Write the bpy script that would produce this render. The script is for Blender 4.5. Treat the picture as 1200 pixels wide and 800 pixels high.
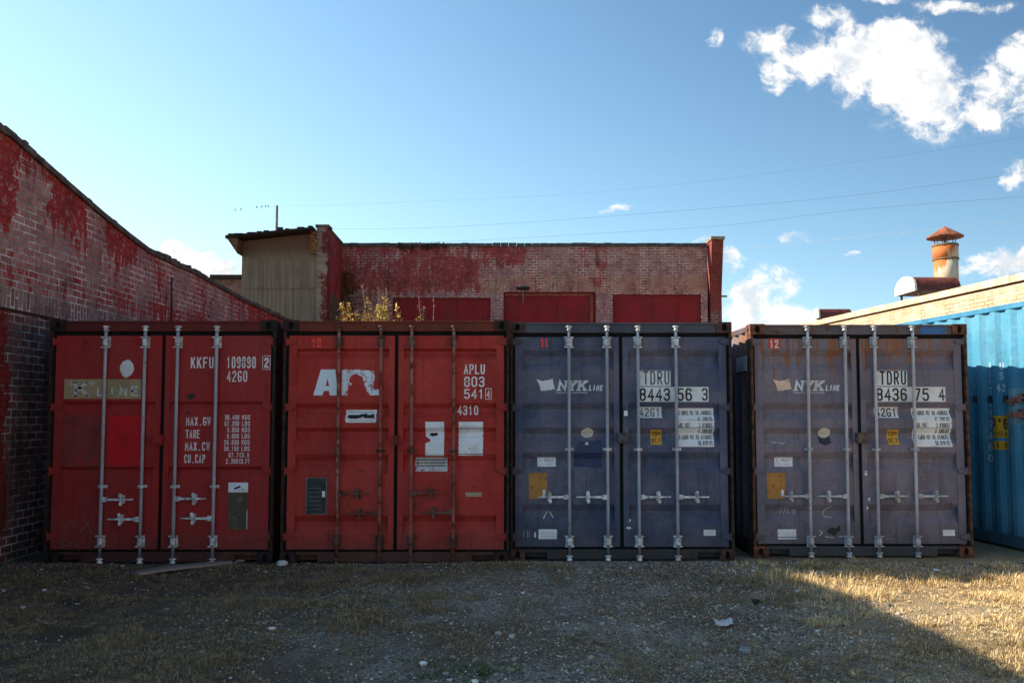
import bpy, bmesh, math, random
import numpy as np
from mathutils import Vector, Matrix

random.seed(7)
R = math.radians
scene = bpy.context.scene
for o in list(bpy.data.objects):
    bpy.data.objects.remove(o)

# ------------------------------------------------------------------ camera
F = 1000.0                      # focal length in pixels of the 1200 px wide photograph
PITCH = R(3.54)
SHIFT = 0.021 * F
cam_d = bpy.data.cameras.new("camera")
cam_d.sensor_width = 36.0
cam_d.lens = 36.0 * F / 1200.0
cam_d.shift_y = SHIFT / 1200.0
cam_d.clip_start = 0.05
cam_d.clip_end = 2000.0
cam = bpy.data.objects.new("camera", cam_d)
scene.collection.objects.link(cam)
cam.location = (0, 0, 1.6)
cam.rotation_euler = (R(90) + PITCH, 0, 0)
scene.camera = cam


def ray(px, py):
    a = (px - 600.0) / F
    b = (400.0 - py + SHIFT) / F
    c, s = math.cos(PITCH), math.sin(PITCH)
    return Vector((a, c - b * s, s + b * c))


def at(px, py, Y):
    """world point seen at a pixel of the photograph, at forward distance Y"""
    d = ray(px, py)
    t = Y / d.y
    return Vector((d.x * t, Y, 1.6 + d.z * t))


# ------------------------------------------------------------------ light
SUN_DIR = Vector((-1.81, 0.33, 1.0)).normalized()      # towards the sun
SUN_EL = math.asin(SUN_DIR.z)
SUN_ROT = math.atan2(SUN_DIR.x, SUN_DIR.y)
SKY_STRENGTH = 0.12
scene.view_settings.view_transform = 'Standard'
scene.view_settings.look = 'None'
scene.view_settings.gamma = 1.0
scene.view_settings.exposure = 1.20

sun_d = bpy.data.lights.new("sun", 'SUN')
sun_d.energy = 5.0
sun_d.angle = R(0.5)
sun_d.color = (1.0, 0.87, 0.68)
sun = bpy.data.objects.new("sun", sun_d)
scene.collection.objects.link(sun)
sun.location = (-18, 3, 12)
sun.rotation_euler = SUN_DIR.to_track_quat('Z', 'Y').to_euler()


class NT:
    """small helper around a node tree"""
    def __init__(self, nt):
        self.nt = nt

    def n(self, kind, **kw):
        nd = self.nt.nodes.new(kind)
        for k, v in kw.items():
            setattr(nd, k, v)
        return nd

    def put(self, sock, v):
        if v is None:
            return
        if hasattr(v, 'is_linked') or isinstance(v, bpy.types.NodeSocket):
            self.nt.links.new(v, sock)
        else:
            if sock.type == 'RGBA' and len(v) == 3:
                v = (*v, 1)
            sock.default_value = v

    def math(self, op, a, b=None, c=None, clamp=False):
        nd = self.n('ShaderNodeMath', operation=op, use_clamp=clamp)
        self.put(nd.inputs[0], a)
        if b is not None:
            self.put(nd.inputs[1], b)
        if c is not None:
            self.put(nd.inputs[2], c)
        return nd.outputs[0]

    def vmath(self, op, a, b=None):
        nd = self.n('ShaderNodeVectorMath', operation=op)
        self.put(nd.inputs[0], a)
        if b is not None:
            self.put(nd.inputs[1], b)
        return nd.outputs['Value'] if op in ('LENGTH', 'DOT_PRODUCT') else nd.outputs[0]

    def mix(self, fac, a, b, blend='MIX'):
        nd = self.n('ShaderNodeMix', data_type='RGBA', blend_type=blend)
        self.put(nd.inputs[0], fac)
        self.put(nd.inputs[6], a)
        self.put(nd.inputs[7], b)
        return nd.outputs[2]

    def noise(self, vec, scale, detail=4.0, rough=0.55, dist=0.0):
        nd = self.n('ShaderNodeTexNoise')
        self.put(nd.inputs['Vector'], vec)
        nd.inputs['Scale'].default_value = scale
        nd.inputs['Detail'].default_value = detail
        nd.inputs['Roughness'].default_value = rough
        nd.inputs['Distortion'].default_value = dist
        return nd.outputs[0]

    def step(self, v, lo, hi):
        nd = self.n('ShaderNodeMapRange', interpolation_type='SMOOTHSTEP')
        self.put(nd.inputs[0], v)
        nd.inputs[1].default_value = lo
        nd.inputs[2].default_value = hi
        return nd.outputs[0]

    def sep(self, v):
        nd = self.n('ShaderNodeSeparateXYZ')
        self.put(nd.inputs[0], v)
        return nd.outputs[0], nd.outputs[1], nd.outputs[2]

    def comb(self, x, y, z):
        nd = self.n('ShaderNodeCombineXYZ')
        for i, v in enumerate((x, y, z)):
            self.put(nd.inputs[i], v)
        return nd.outputs[0]

    def scale(self, v, s):
        return self.vmath('MULTIPLY', v, s)

    def coord(self):
        return self.n('ShaderNodeTexCoord').outputs['Object']

    def bump(self, h, strength=0.4, dist=0.01):
        nd = self.n('ShaderNodeBump')
        nd.inputs['Strength'].default_value = strength
        nd.inputs['Distance'].default_value = dist
        self.put(nd.inputs['Height'], h)
        return nd.outputs[0]


# ------------------------------------------------------------------ sky with clouds
world = bpy.data.worlds.new("World")
scene.world = world
world.use_nodes = True
wt = world.node_tree
wt.nodes.clear()
W = NT(wt)
sky = W.n('ShaderNodeTexSky', sky_type='NISHITA', sun_disc=False)
sky.sun_elevation = SUN_EL
sky.sun_rotation = SUN_ROT
sky.altitude = 2500
sky.air_density = 1.0
sky.dust_density = 0.0
sky.ozone_density = 0.6
gen = W.n('ShaderNodeTexCoord').outputs['Generated']
gx, gy, gz = W.sep(gen)
gys = W.math('MAXIMUM', gy, 0.02)
cu = W.math('DIVIDE', gx, gys)
cv = W.math('DIVIDE', gz, gys)
uv = W.comb(cu, cv, 0.0)
warpn = W.n('ShaderNodeTexNoise')
W.put(warpn.inputs['Vector'], uv)
warpn.inputs['Scale'].default_value = 22
warpn.inputs['Detail'].default_value = 6
warp = W.vmath('SUBTRACT', warpn.outputs['Color'], (0.5, 0.5, 0.5))
uvw = W.vmath('ADD', uv, W.scale(warp, (0.05, 0.035, 0.0)))
CLOUDS = [(1005, 75, 66, 42), (1085, 125, 56, 42), (1045, 62, 60, 46), (1080, 80, 44, 50), (905, 48, 34, 15), (938, 72, 42, 20), (905, 92, 15, 17),
          (967, 20, 26, 13), (1180, 105, 44, 44), (1196, 60, 22, 24), (1188, 208, 22, 17), (841, 49, 8, 10), (720, 245, 15, 6),
          (928, 275, 17, 10), (998, 302, 9, 5), (856, 304, 17, 15), (905, 332, 38, 18), (900, 370, 70, 18), (940, 382, 70, 14), (870, 352, 28, 18),
          (1165, 312, 50, 16), (1200, 300, 36, 16), (212, 292, 34, 10), (240, 306, 40, 13), (265, 316, 34, 10),
          (1130, 6, 60, 8), (1040, -5, 26, 8), (1050, 30, 22, 16), (825, 281, 14, 5), (1150, 140, 22, 16)]
dens = None
for (px, py, rx, ry) in CLOUDS:
    d = ray(px, py)
    u0, v0 = d.x / d.y, d.z / d.y
    q = W.vmath('SUBTRACT', uvw, (u0, v0, 0))
    q = W.scale(q, (F / (rx * 1.32), F / (ry * 1.32), 0))
    e = W.math('MAXIMUM', 0.0, W.math('SUBTRACT', 1.0, W.vmath('DOT_PRODUCT', q, q)))
    dens = e if dens is None else W.math('ADD', dens, e)
cn = W.noise(uvw, 36, 10, 0.68)
cn2 = W.noise(uv, 16, 6, 0.6)
near = W.math('MULTIPLY', dens, 2.6, clamp=True)
dd = W.math('ADD', W.math('SUBTRACT', dens, 0.34), W.math('MULTIPLY', W.math('MULTIPLY', W.math('SUBTRACT', cn, 0.5), 3.6), near))
alpha = W.step(dd, -0.10, 0.95)
thin = W.math('MULTIPLY', W.step(dens, 0.02, 0.6), W.step(cn, 0.42, 0.72))
alpha = W.math('MAXIMUM', alpha, W.math('MULTIPLY', thin, 0.55))
alpha = W.math('MULTIPLY', alpha, W.step(gy, 0.02, 0.2))
cl_col = W.mix(W.step(W.math('ADD', cn2, W.math('MULTIPLY', W.math('SUBTRACT', cn, 0.5), 0.7)), 0.36, 0.56), (2.9, 3.1, 3.3), (4.2, 4.1, 3.95))
hs = W.n('ShaderNodeHueSaturation')
hs.inputs['Saturation'].default_value = 0.8
hs.inputs['Value'].default_value = 1.0
W.put(hs.inputs['Color'], sky.outputs[0])
gam = W.n('ShaderNodeGamma')
W.put(gam.inputs[0], W.scale(hs.outputs[0], (1 / 4.5,) * 3))
gam.inputs[1].default_value = 1.4
# the sky deepens away from the sun's side
az = W.math('SUBTRACT', 0.97, W.math('MULTIPLY', gx, 0.92))
tint = W.vmath('MULTIPLY', W.comb(5.3, 7.5, 8.3), W.comb(az, az, az))
skyc = W.vmath('MULTIPLY', gam.outputs[0], tint)
skyc = W.vmath('DIVIDE', skyc, W.vmath('ADD', W.scale(skyc, (1 / 8.0,) * 3), (1.0, 1.0, 1.0)))
col = W.mix(alpha, skyc, cl_col)
bg = W.n('ShaderNodeBackground')
W.put(bg.inputs[0], col)
bg.inputs[1].default_value = SKY_STRENGTH
wo = W.n('ShaderNodeOutputWorld')
wt.links.new(bg.outputs[0], wo.inputs[0])


# ------------------------------------------------------------------ materials
def newmat(name):
    m = bpy.data.materials.new(name)
    m.use_nodes = True
    t = NT(m.node_tree)
    b = m.node_tree.nodes['Principled BSDF']
    b.inputs['Specular IOR Level'].default_value = 0.3
    return m, t, b


def simple(name, c, rough=0.7, metal=0.0, var=0.25, scale=9.0, bump=0.15):
    m, t, b = newmat(name)
    co = t.coord()
    n = t.noise(co, scale, 5, 0.6)
    dark = tuple(x * (1 - var) for x in c)
    lite = tuple(min(1, x * (1 + var)) for x in c)
    t.put(b.inputs['Base Color'], t.mix(t.step(n, 0.3, 0.7), dark, lite))
    b.inputs['Roughness'].default_value = rough
    b.inputs['Metallic'].default_value = metal
    if bump:
        t.put(b.inputs['Normal'], t.bump(t.noise(co, scale * 6, 3), bump, 0.004))
    return m


RUST = (0.16, 0.050, 0.018)
RUST_D = (0.045, 0.018, 0.010)


def painted(name, c, fade, rust=0.5, streak=0.3, topstreak=0.0, dirt=0.5, seed=0.0, rough=0.55, spot=0.62):
    """weathered container paint: fading, rust spots, run-down stains, soil splashed on the foot"""
    m, t, b = newmat(name)
    co = t.vmath('ADD', t.coord(), (seed, seed * 0.7, 0.0))
    x, y, z = t.sep(t.coord())
    big = t.noise(co, 1.7, 4, 0.6)
    fine = t.noise(co, 23, 5, 0.65)
    col = t.mix(t.step(big, 0.34, 0.68), c, fade)
    col = t.mix(t.math('MULTIPLY', t.step(fine, 0.45, 0.75), 0.35), col, tuple(v * 0.62 for v in c))
    scuff = t.noise(t.scale(co, (3.0, 3.0, 40.0)), 1.6, 4, 0.6)
    col = t.mix(t.math('MULTIPLY', t.step(scuff, 0.60, 0.72), 0.28), col, tuple(min(1, v * 1.7 + 0.03) for v in fade))
    grime = t.noise(t.scale(co, (1.6, 1.6, 0.8)), 1.3, 7, 0.7)
    col = t.mix(t.math('MULTIPLY', t.step(grime, 0.48, 0.66), 0.42), col, tuple(v * 0.42 + 0.004 for v in c))
    nick = t.noise(t.scale(co, (1.0, 1.0, 0.55)), 48, 4, 0.7)
    col = t.mix(t.math('MULTIPLY', t.math('MULTIPLY', t.step(nick, 0.66, 0.70), t.step(big, 0.45, 0.6)), 0.5), col, tuple(min(1, v * 1.6 + 0.05) for v in fade))
    st = t.noise(t.scale(co, (17.0, 17.0, 0.8)), 1.0, 5, 0.62)
    col = t.mix(t.math('MULTIPLY', t.step(st, 0.52, 0.75), streak), col, tuple(v * 0.45 for v in c))
    if topstreak > 0:
        g = t.step(z, 1.7, 2.5)
        s2 = t.noise(t.scale(co, (11.0, 11.0, 0.5)), 1.0, 4, 0.6)
        s3 = t.noise(t.scale(co, (34.0, 34.0, 0.9)), 1.0, 3, 0.6)
        k = t.math('ADD', t.math('MULTIPLY', s2, 0.6), t.math('MULTIPLY', s3, 0.4))
        k = t.step(t.math('ADD', k, t.math('MULTIPLY', g, 0.14)), 0.585, 0.68)
        col = t.mix(t.math('MULTIPLY', t.math('MULTIPLY', k, t.step(z, 1.2, 2.2)), topstreak), col, (0.24, 0.088, 0.026))
    sp = t.noise(co, 6.5, 9, 0.72)
    k = t.step(sp, spot, spot + 0.05)
    col = t.mix(t.math('MULTIPLY', k, rust), col, t.mix(t.step(fine, 0.4, 0.6), RUST_D, RUST))
    dz = t.math('ADD', z, t.math('MULTIPLY', t.math('SUBTRACT', t.noise(co, 5, 5, 0.6), 0.5), 0.5))
    dk = t.math('MULTIPLY', t.math('SUBTRACT', 1.0, t.step(dz, 0.02, 0.5)), dirt)
    col = t.mix(dk, col, (0.05, 0.043, 0.034))
    t.put(b.inputs['Base Color'], col)
    t.put(b.inputs['Roughness'], t.math('ADD', rough, t.math('MULTIPLY', fine, 0.2)))
    b.inputs['Specular IOR Level'].default_value = 0.16
    t.put(b.inputs['Normal'], t.bump(t.math('ADD', t.math('MULTIPLY', t.noise(co, 2.6, 3), 1.6), t.math('MULTIPLY', sp, 0.22)), 0.5, 0.035))
    return m


def sticker_mat(name, c, under=None, peel=0.0, scale=18.0, rough=0.6, stain=0.6):
    """printed or painted marking, partly worn down to the paint beneath"""
    m, t, b = newmat(name)
    co = t.coord()
    n = t.noise(co, scale, 8, 0.7)
    n2 = t.noise(co, 5, 4, 0.6)
    col = t.mix(t.math('MULTIPLY', t.step(n2, 0.42, 0.7), stain), c, tuple(v * 0.55 for v in c))
    if peel > 0:
        k = t.step(n, 0.66 - 0.3 * peel, 0.70 - 0.3 * peel)
        col = t.mix(k, col, under or (0.1, 0.02, 0.02))
    t.put(b.inputs['Base Color'], col)
    b.inputs['Roughness'].default_value = rough
    return m


def brick_mat(name, axis, c1, c2, mortar, bw=0.215, bh=0.085, paint=None, cover=0.0, masks=(), lime=0.0, soot=0.0,
              band=None, limez=None, msize=0.010, soldier=False, off=0.0, coursing=None, stainc=(0.03, 0.025, 0.02)):
    """brickwork read from object coordinates; axis picks the horizontal run of the wall"""
    m, t, b = newmat(name)
    co = t.coord()
    x, y, z = t.sep(co)
    h = y if axis == 'y' else x
    v = t.comb(z, h, 0.0) if soldier else t.comb(h, z, 0.0)
    v = t.vmath('ADD', v, (off, off, 0.0))
    wob = t.n('ShaderNodeTexNoise')
    t.put(wob.inputs['Vector'], co)
    wob.inputs['Scale'].default_value = 9
    wob.inputs['Detail'].default_value = 6
    v = t.vmath('ADD', v, t.scale(t.vmath('SUBTRACT', wob.outputs['Color'], (0.5, 0.5, 0.5)), (0.030, 0.020, 0.0)))
    br = t.n('ShaderNodeTexBrick')
    t.put(br.inputs['Vector'], v)
    br.inputs['Scale'].default_value = 1.0
    br.inputs['Brick Width'].default_value = bw
    br.inputs['Row Height'].default_value = bh
    br.inputs['Mortar Size'].default_value = msize
    br.inputs['Mortar Smooth'].default_value = 0.6
    br.inputs['Bias'].default_value = 0.0
    br.inputs['Color1'].default_value = (0, 0, 0, 1)
    br.inputs['Color2'].default_value = (1, 1, 1, 1)
    br.inputs['Mortar'].default_value = (0.5, 0.5, 0.5, 1)
    fac = br.outputs['Fac']
    per = t.sep(br.outputs['Color'])[0]
    big = t.noise(co, 0.55, 5, 0.62)
    mid = t.noise(co, 2.6, 6, 0.66)
    fine = t.noise(co, 30, 5, 0.7)
    bc = t.mix(per, c1, c2)
    bc = t.mix(t.math('MULTIPLY', t.step(mid, 0.4, 0.7), 0.5), bc, tuple(q * 0.55 for q in c1))
    bc = t.mix(t.math('MULTIPLY', t.step(fine, 0.45, 0.7), 0.45), bc, tuple(min(1, q * 1.5 + 0.02) for q in c2))
    if band:
        for (z0, z1, colr) in band:
            zz = t.math('ADD', z, t.math('MULTIPLY', t.math('SUBTRACT', mid, 0.5), 0.35))
            k = t.math('MULTIPLY', t.step(zz, z0 - 0.03, z0 + 0.03), t.math('SUBTRACT', 1.0, t.step(zz, z1 - 0.03, z1 + 0.03)))
            bc = t.mix(t.math('MULTIPLY', k, 0.8), bc, t.mix(per, colr, tuple(q * 0.7 for q in colr)))
    mk = t.step(t.noise(co, 2.1, 8, 0.75), 0.42, 0.62)
    mo = t.mix(mk, tuple(q * 0.30 for q in mortar), mortar)
    col = t.mix(fac, bc, mo)
    if paint:
        # old paint: kept in patches, chipped brick by brick, runs down the face
        run = t.noise(t.scale(co, (5.0, 5.0, 1.0)), 1.6, 8, 0.7)
        pk = t.math('ADD', t.math('MULTIPLY', big, 0.45), t.math('MULTIPLY', run, 0.55))
        pk = t.math('ADD', pk, t.math('MULTIPLY', t.math('SUBTRACT', per, 0.5), 0.07))
        pk = t.math('SUBTRACT', pk, t.math('MULTIPLY', fac, 0.05))
        pk = t.math('ADD', pk, cover)
        hh = t.math('ADD', h, t.math('MULTIPLY', t.math('SUBTRACT', mid, 0.5), 0.9))
        zz0 = t.math('ADD', z, t.math('MULTIPLY', t.math('SUBTRACT', run, 0.5), 1.1))
        for (h0, h1, z0, z1, amt) in masks:
            e = 0.09
            kk = t.math('MULTIPLY', t.step(hh, h0 - e, h0 + e), t.math('SUBTRACT', 1.0, t.step(hh, h1 - e, h1 + e)))
            kk = t.math('MULTIPLY', kk, t.math('MULTIPLY', t.step(zz0, z0 - e, z0 + e), t.math('SUBTRACT', 1.0, t.step(zz0, z1 - e, z1 + e))))
            pk = t.math('ADD', pk, t.math('MULTIPLY', kk, amt))
        pc = t.mix(t.step(mid, 0.35, 0.7), paint, tuple(q * 0.6 for q in paint))
        pc = t.mix(t.math('MULTIPLY', fac, 0.35), pc, tuple(q * 0.5 for q in paint))
        chip = t.math('MULTIPLY', t.step(t.noise(co, 11, 8, 0.75), 0.53, 0.60), 0.75)
        col = t.mix(t.math('MULTIPLY', t.step(pk, 0.485, 0.53), t.math('SUBTRACT', 1.0, chip)), col, pc)
    if lime > 0:
        lr = t.noise(t.scale(co, (7.0, 7.0, 1.1)), 1.5, 8, 0.75)
        lk = t.step(lr, 0.58, 0.68)
        if limez:
            zz = t.math('MULTIPLY', t.step(z, limez[0] - 0.15, limez[0] + 0.1), t.math('SUBTRACT', 1.0, t.step(z, limez[1] - 0.1, limez[1] + 0.15)))
            lk = t.math('MULTIPLY', lk, t.math('ADD', 0.25, t.math('MULTIPLY', zz, 0.75)))
        col = t.mix(t.math('MULTIPLY', lk, lime), col, (0.62, 0.57, 0.55))
    if soot > 0:
        sr = t.noise(t.scale(co, (2.2, 2.2, 0.45)), 1.5, 7, 0.7)
        col = t.mix(t.math('MULTIPLY', t.step(sr, 0.5, 0.66), soot), col, stainc)
    t.put(b.inputs['Base Color'], col)
    b.inputs['Roughness'].default_value = 0.88
    b.inputs['Specular IOR Level'].default_value = 0.2
    hgt = t.math('SUBTRACT', t.math('MULTIPLY', t.math('ADD', mid, fine), 0.35), fac)
    t.put(b.inputs['Normal'], t.bump(hgt, 0.75, 0.012))
    return m


# ------------------------------------------------------------------ mesh helpers
COL = scene.collection


class MB:
    def __init__(self):
        self.v, self.f, self.mi, self.smooth = [], [], [], []

    def add(self, vs, fs, mi=0, smooth=False):
        k = len(self.v)
        self.v += [tuple(p) for p in vs]
        for f in fs:
            self.f.append(tuple(i + k for i in f))
            self.mi.append(mi)
            self.smooth.append(smooth)

    def box(self, x0, x1, y0, y1, z0, z1, mi=0):
        vs = [(x0, y0, z0), (x1, y0, z0), (x1, y1, z0), (x0, y1, z0), (x0, y0, z1), (x1, y0, z1), (x1, y1, z1), (x0, y1, z1)]
        self.add(vs, [(0, 3, 2, 1), (4, 5, 6, 7), (0, 1, 5, 4), (1, 2, 6, 5), (2, 3, 7, 6), (3, 0, 4, 7)], mi)

    def hexa(self, p, mi=0):
        self.add(p, [(0, 3, 2, 1), (4, 5, 6, 7), (0, 1, 5, 4), (1, 2, 6, 5), (2, 3, 7, 6), (3, 0, 4, 7)], mi)

    def tube(self, pts, rad, n=10, mi=0, cap=True, smooth=True):
        pts = [Vector(p) for p in pts]
        rad = rad if isinstance(rad, (list, tuple)) else [rad] * len(pts)
        k = len(self.v)
        ref = None
        for i, p in enumerate(pts):
            d = (pts[min(i + 1, len(pts) - 1)] - pts[max(i - 1, 0)])
            d = d.normalized() if d.length > 1e-9 else Vector((0, 0, 1))
            if ref is None:
                ref = d.orthogonal().normalized()
            ref = (ref - d * ref.dot(d))
            ref = ref.normalized() if ref.length > 1e-6 else d.orthogonal().normalized()
            b = d.cross(ref)
            for j in range(n):
                a = 2 * math.pi * j / n
                self.v.append(tuple(p + (ref * math.cos(a) + b * math.sin(a)) * rad[i]))
        for i in range(len(pts) - 1):
            for j in range(n):
                a, b2 = k + i * n + j, k + i * n + (j + 1) % n
                self.f.append((a, b2, b2 + n, a + n))
                self.mi.append(mi)
                self.smooth.append(smooth)
        if cap:
            self.f.append(tuple(k + j for j in reversed(range(n))))
            self.f.append(tuple(k + (len(pts) - 1) * n + j for j in range(n)))
            self.mi += [mi, mi]
            self.smooth += [False, False]

    def prism(self, poly, y0, y1, mi=0):
        """poly: list of (x, z), front at y0"""
        n = len(poly)
        vs = [(x, y0, z) for x, z in poly] + [(x, y1, z) for x, z in poly]
        fs = [tuple(range(n)), tuple(reversed(range(n, 2 * n)))]
        fs += [(i, i + n, (i + 1) % n + n, (i + 1) % n) for i in range(n)]
        self.add(vs, fs, mi)

    def build(self, name, mats, parent=None, bevel=0.0, recalc=True):
        me = bpy.data.meshes.new(name)
        me.from_pydata(self.v, [], self.f)
        mats = mats if isinstance(mats, (list, tuple)) else [mats]
        for m in mats:
            me.materials.append(m)
        me.polygons.foreach_set('material_index', self.mi)
        me.polygons.foreach_set('use_smooth', self.smooth)
        if recalc:
            bm = bmesh.new()
            bm.from_mesh(me)
            bmesh.ops.recalc_face_normals(bm, faces=bm.faces)
            bm.to_mesh(me)
            bm.free()
        me.update()
        o = bpy.data.objects.new(name, me)
        COL.objects.link(o)
        if parent:
            o.parent = parent
        if bevel:
            md = o.modifiers.new('bevel', 'BEVEL')
            md.width = bevel
            md.segments = 2
            md.limit_method = 'ANGLE'
            md.angle_limit = R(40)
        return o


def tag(o, label=None, cat=None, group=None, kind=None):
    if label:
        o['label'] = label
    if cat:
        o['category'] = cat
    if group:
        o['group'] = group
    if kind:
        o['kind'] = kind
    return o


def empty(name, loc, rz=0.0, label=None, cat=None, group=None):
    o = bpy.data.objects.new(name, None)
    o.empty_display_size = 0.2
    COL.objects.link(o)
    o.location = loc
    o.rotation_euler = (0, 0, rz)
    return tag(o, label, cat, group)


# ------------------------------------------------------------------ ground
def vnoise(x, y, s, seed):
    """smooth value noise, numpy"""
    rs = np.random.RandomState(seed)
    g = rs.rand(256, 256)
    X, Y = x * s + 37.0, y * s + 91.0
    xi, yi = np.floor(X).astype(int), np.floor(Y).astype(int)
    fx, fy = X - xi, Y - yi
    fx, fy = fx * fx * (3 - 2 * fx), fy * fy * (3 - 2 * fy)
    a, b = g[xi % 256, yi % 256], g[(xi + 1) % 256, yi % 256]
    c, d = g[xi % 256, (yi + 1) % 256], g[(xi + 1) % 256, (yi + 1) % 256]
    return (a * (1 - fx) + b * fx) * (1 - fy) + (c * (1 - fx) + d * fx) * fy


def gh(x, y):
    near = np.clip((9.15 - y) / 0.8, 0, 1)
    h = (vnoise(x, y, 0.7, 1) - 0.5) * 0.07 + (vnoise(x, y, 2.3, 2) - 0.5) * 0.030 + (vnoise(x, y, 7.0, 3) - 0.5) * 0.014 + (vnoise(x, y, 17.0, 4) - 0.5) * 0.010
    edge = np.exp(-((y - 8.95) / 0.20) ** 2) * 0.060 * (vnoise(x, y, 1.1, 5))
    inside = np.clip((11.0 - np.abs(x)) / 2, 0, 1) * np.clip(y - 1.0, 0, 1)
    return h * near * inside - 0.01 + edge * inside


xs = np.unique(np.round(np.concatenate([np.linspace(-600, -12, 14), np.arange(-12, -6.5, 0.5), np.arange(-6.5, 7.5, 0.045), np.arange(7.5, 14, 0.5), np.linspace(14, 600, 14)]), 4))
ys = np.unique(np.round(np.concatenate([np.linspace(-300, 0, 8), np.arange(0, 4, 0.5), np.arange(4, 9.6, 0.045), np.arange(9.6, 30, 1.0), np.linspace(30, 900, 16)]), 4))
GX, GY = np.meshgrid(xs, ys)
GZ = gh(GX, GY)
me = bpy.data.meshes.new('ground')
nv = GX.size
me.vertices.add(nv)
me.vertices.foreach_set('co', np.stack([GX, GY, GZ], -1).astype(np.float32).ravel())
nx, ny = len(xs), len(ys)
ii = (np.arange(ny - 1)[:, None] * nx + np.arange(nx - 1)[None, :]).ravel()
quads = np.stack([ii, ii + 1, ii + nx + 1, ii + nx], -1).astype(np.int32)
me.loops.add(quads.size)
me.loops.foreach_set('vertex_index', quads.ravel())
me.polygons.add(len(quads))
me.polygons.foreach_set('loop_start', np.arange(0, quads.size, 4, dtype=np.int32))
me.polygons.foreach_set('use_smooth', np.ones(len(quads), bool))
me.update(calc_edges=True)
ground = bpy.data.objects.new('ground', me)
COL.objects.link(ground)
ground['kind'] = 'structure'

gm, t, b = newmat('ground_dirt')
co = t.coord()
gx_, gy_, gz_ = t.sep(co)
n1 = t.noise(co, 0.9, 6, 0.6)
n2 = t.noise(co, 5, 7, 0.7)
n3 = t.noise(co, 60, 4, 0.7)
vor = t.n('ShaderNodeTexVoronoi')
t.put(vor.inputs['Vector'], co)
vor.inputs['Scale'].default_value = 95
col = t.mix(t.step(n1, 0.42, 0.58), (0.27, 0.195, 0.115), (0.45, 0.39, 0.31))
col = t.mix(t.math('MULTIPLY', t.step(n2, 0.5, 0.66), 0.6), col, (0.19, 0.135, 0.075))
n4 = t.noise(co, 26, 8, 0.8)
col = t.mix(t.math('MULTIPLY', t.step(n4, 0.49, 0.60), 0.8), col, (0.055, 0.048, 0.038))
col = t.mix(t.math('MULTIPLY', t.step(n3, 0.52, 0.66), 0.6), col, (0.42, 0.40, 0.37))
st = t.math('SUBTRACT', 1.0, t.step(vor.outputs['Distance'], 0.1, 0.55))
col = t.mix(t.math('MULTIPLY', t.math('MULTIPLY', st, t.step(n2, 0.4, 0.62)), 0.55), col, t.mix(t.sep(vor.outputs['Color'])[0], (0.16, 0.15, 0.14), (0.48, 0.46, 0.43)))
# wall's deeper shade on the left, painted into the soil as darker brown
left_shade = t.math('SUBTRACT', 1.0, t.step(t.math('ADD', gx_, t.math('MULTIPLY', n1, 3.0)), -1.2, 1.6))
col = t.mix(t.math('MULTIPLY', left_shade, 0.72), col, t.mix(n4, (0.030, 0.022, 0.014), (0.15, 0.115, 0.075)))
# soil that carries straw on the right-hand side
straw = t.math('MULTIPLY', t.step(gx_, 1.5, 3.2), t.step(t.math('ADD', n1, t.math('MULTIPLY', t.step(gx_, 2.0, 5.0), 0.2)), 0.4, 0.6))
col = t.mix(t.math('MULTIPLY', straw, 0.75), col, t.mix(n3, (0.26, 0.19, 0.105), (0.60, 0.46, 0.27)))
bounce_ground = t.math('SUBTRACT', 1.0, t.step(t.math('ADD', gy_, t.math('MULTIPLY', n1, 0.8)), 2.2, 3.2))  # pale ground added behind the camera to bounce sunlight onto the container fronts
col = t.mix(bounce_ground, col, t.mix(n2, (0.40, 0.345, 0.27), (0.58, 0.51, 0.41)))
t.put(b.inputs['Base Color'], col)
b.inputs['Roughness'].default_value = 0.95
b.inputs['Specular IOR Level'].default_value = 0.15
t.put(b.inputs['Normal'], t.bump(t.math('ADD', t.math('MULTIPLY', st, 0.6), t.math('ADD', n3, t.math('MULTIPLY', n4, 2.0))), 1.0, 0.016))
me.materials.append(gm)


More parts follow.
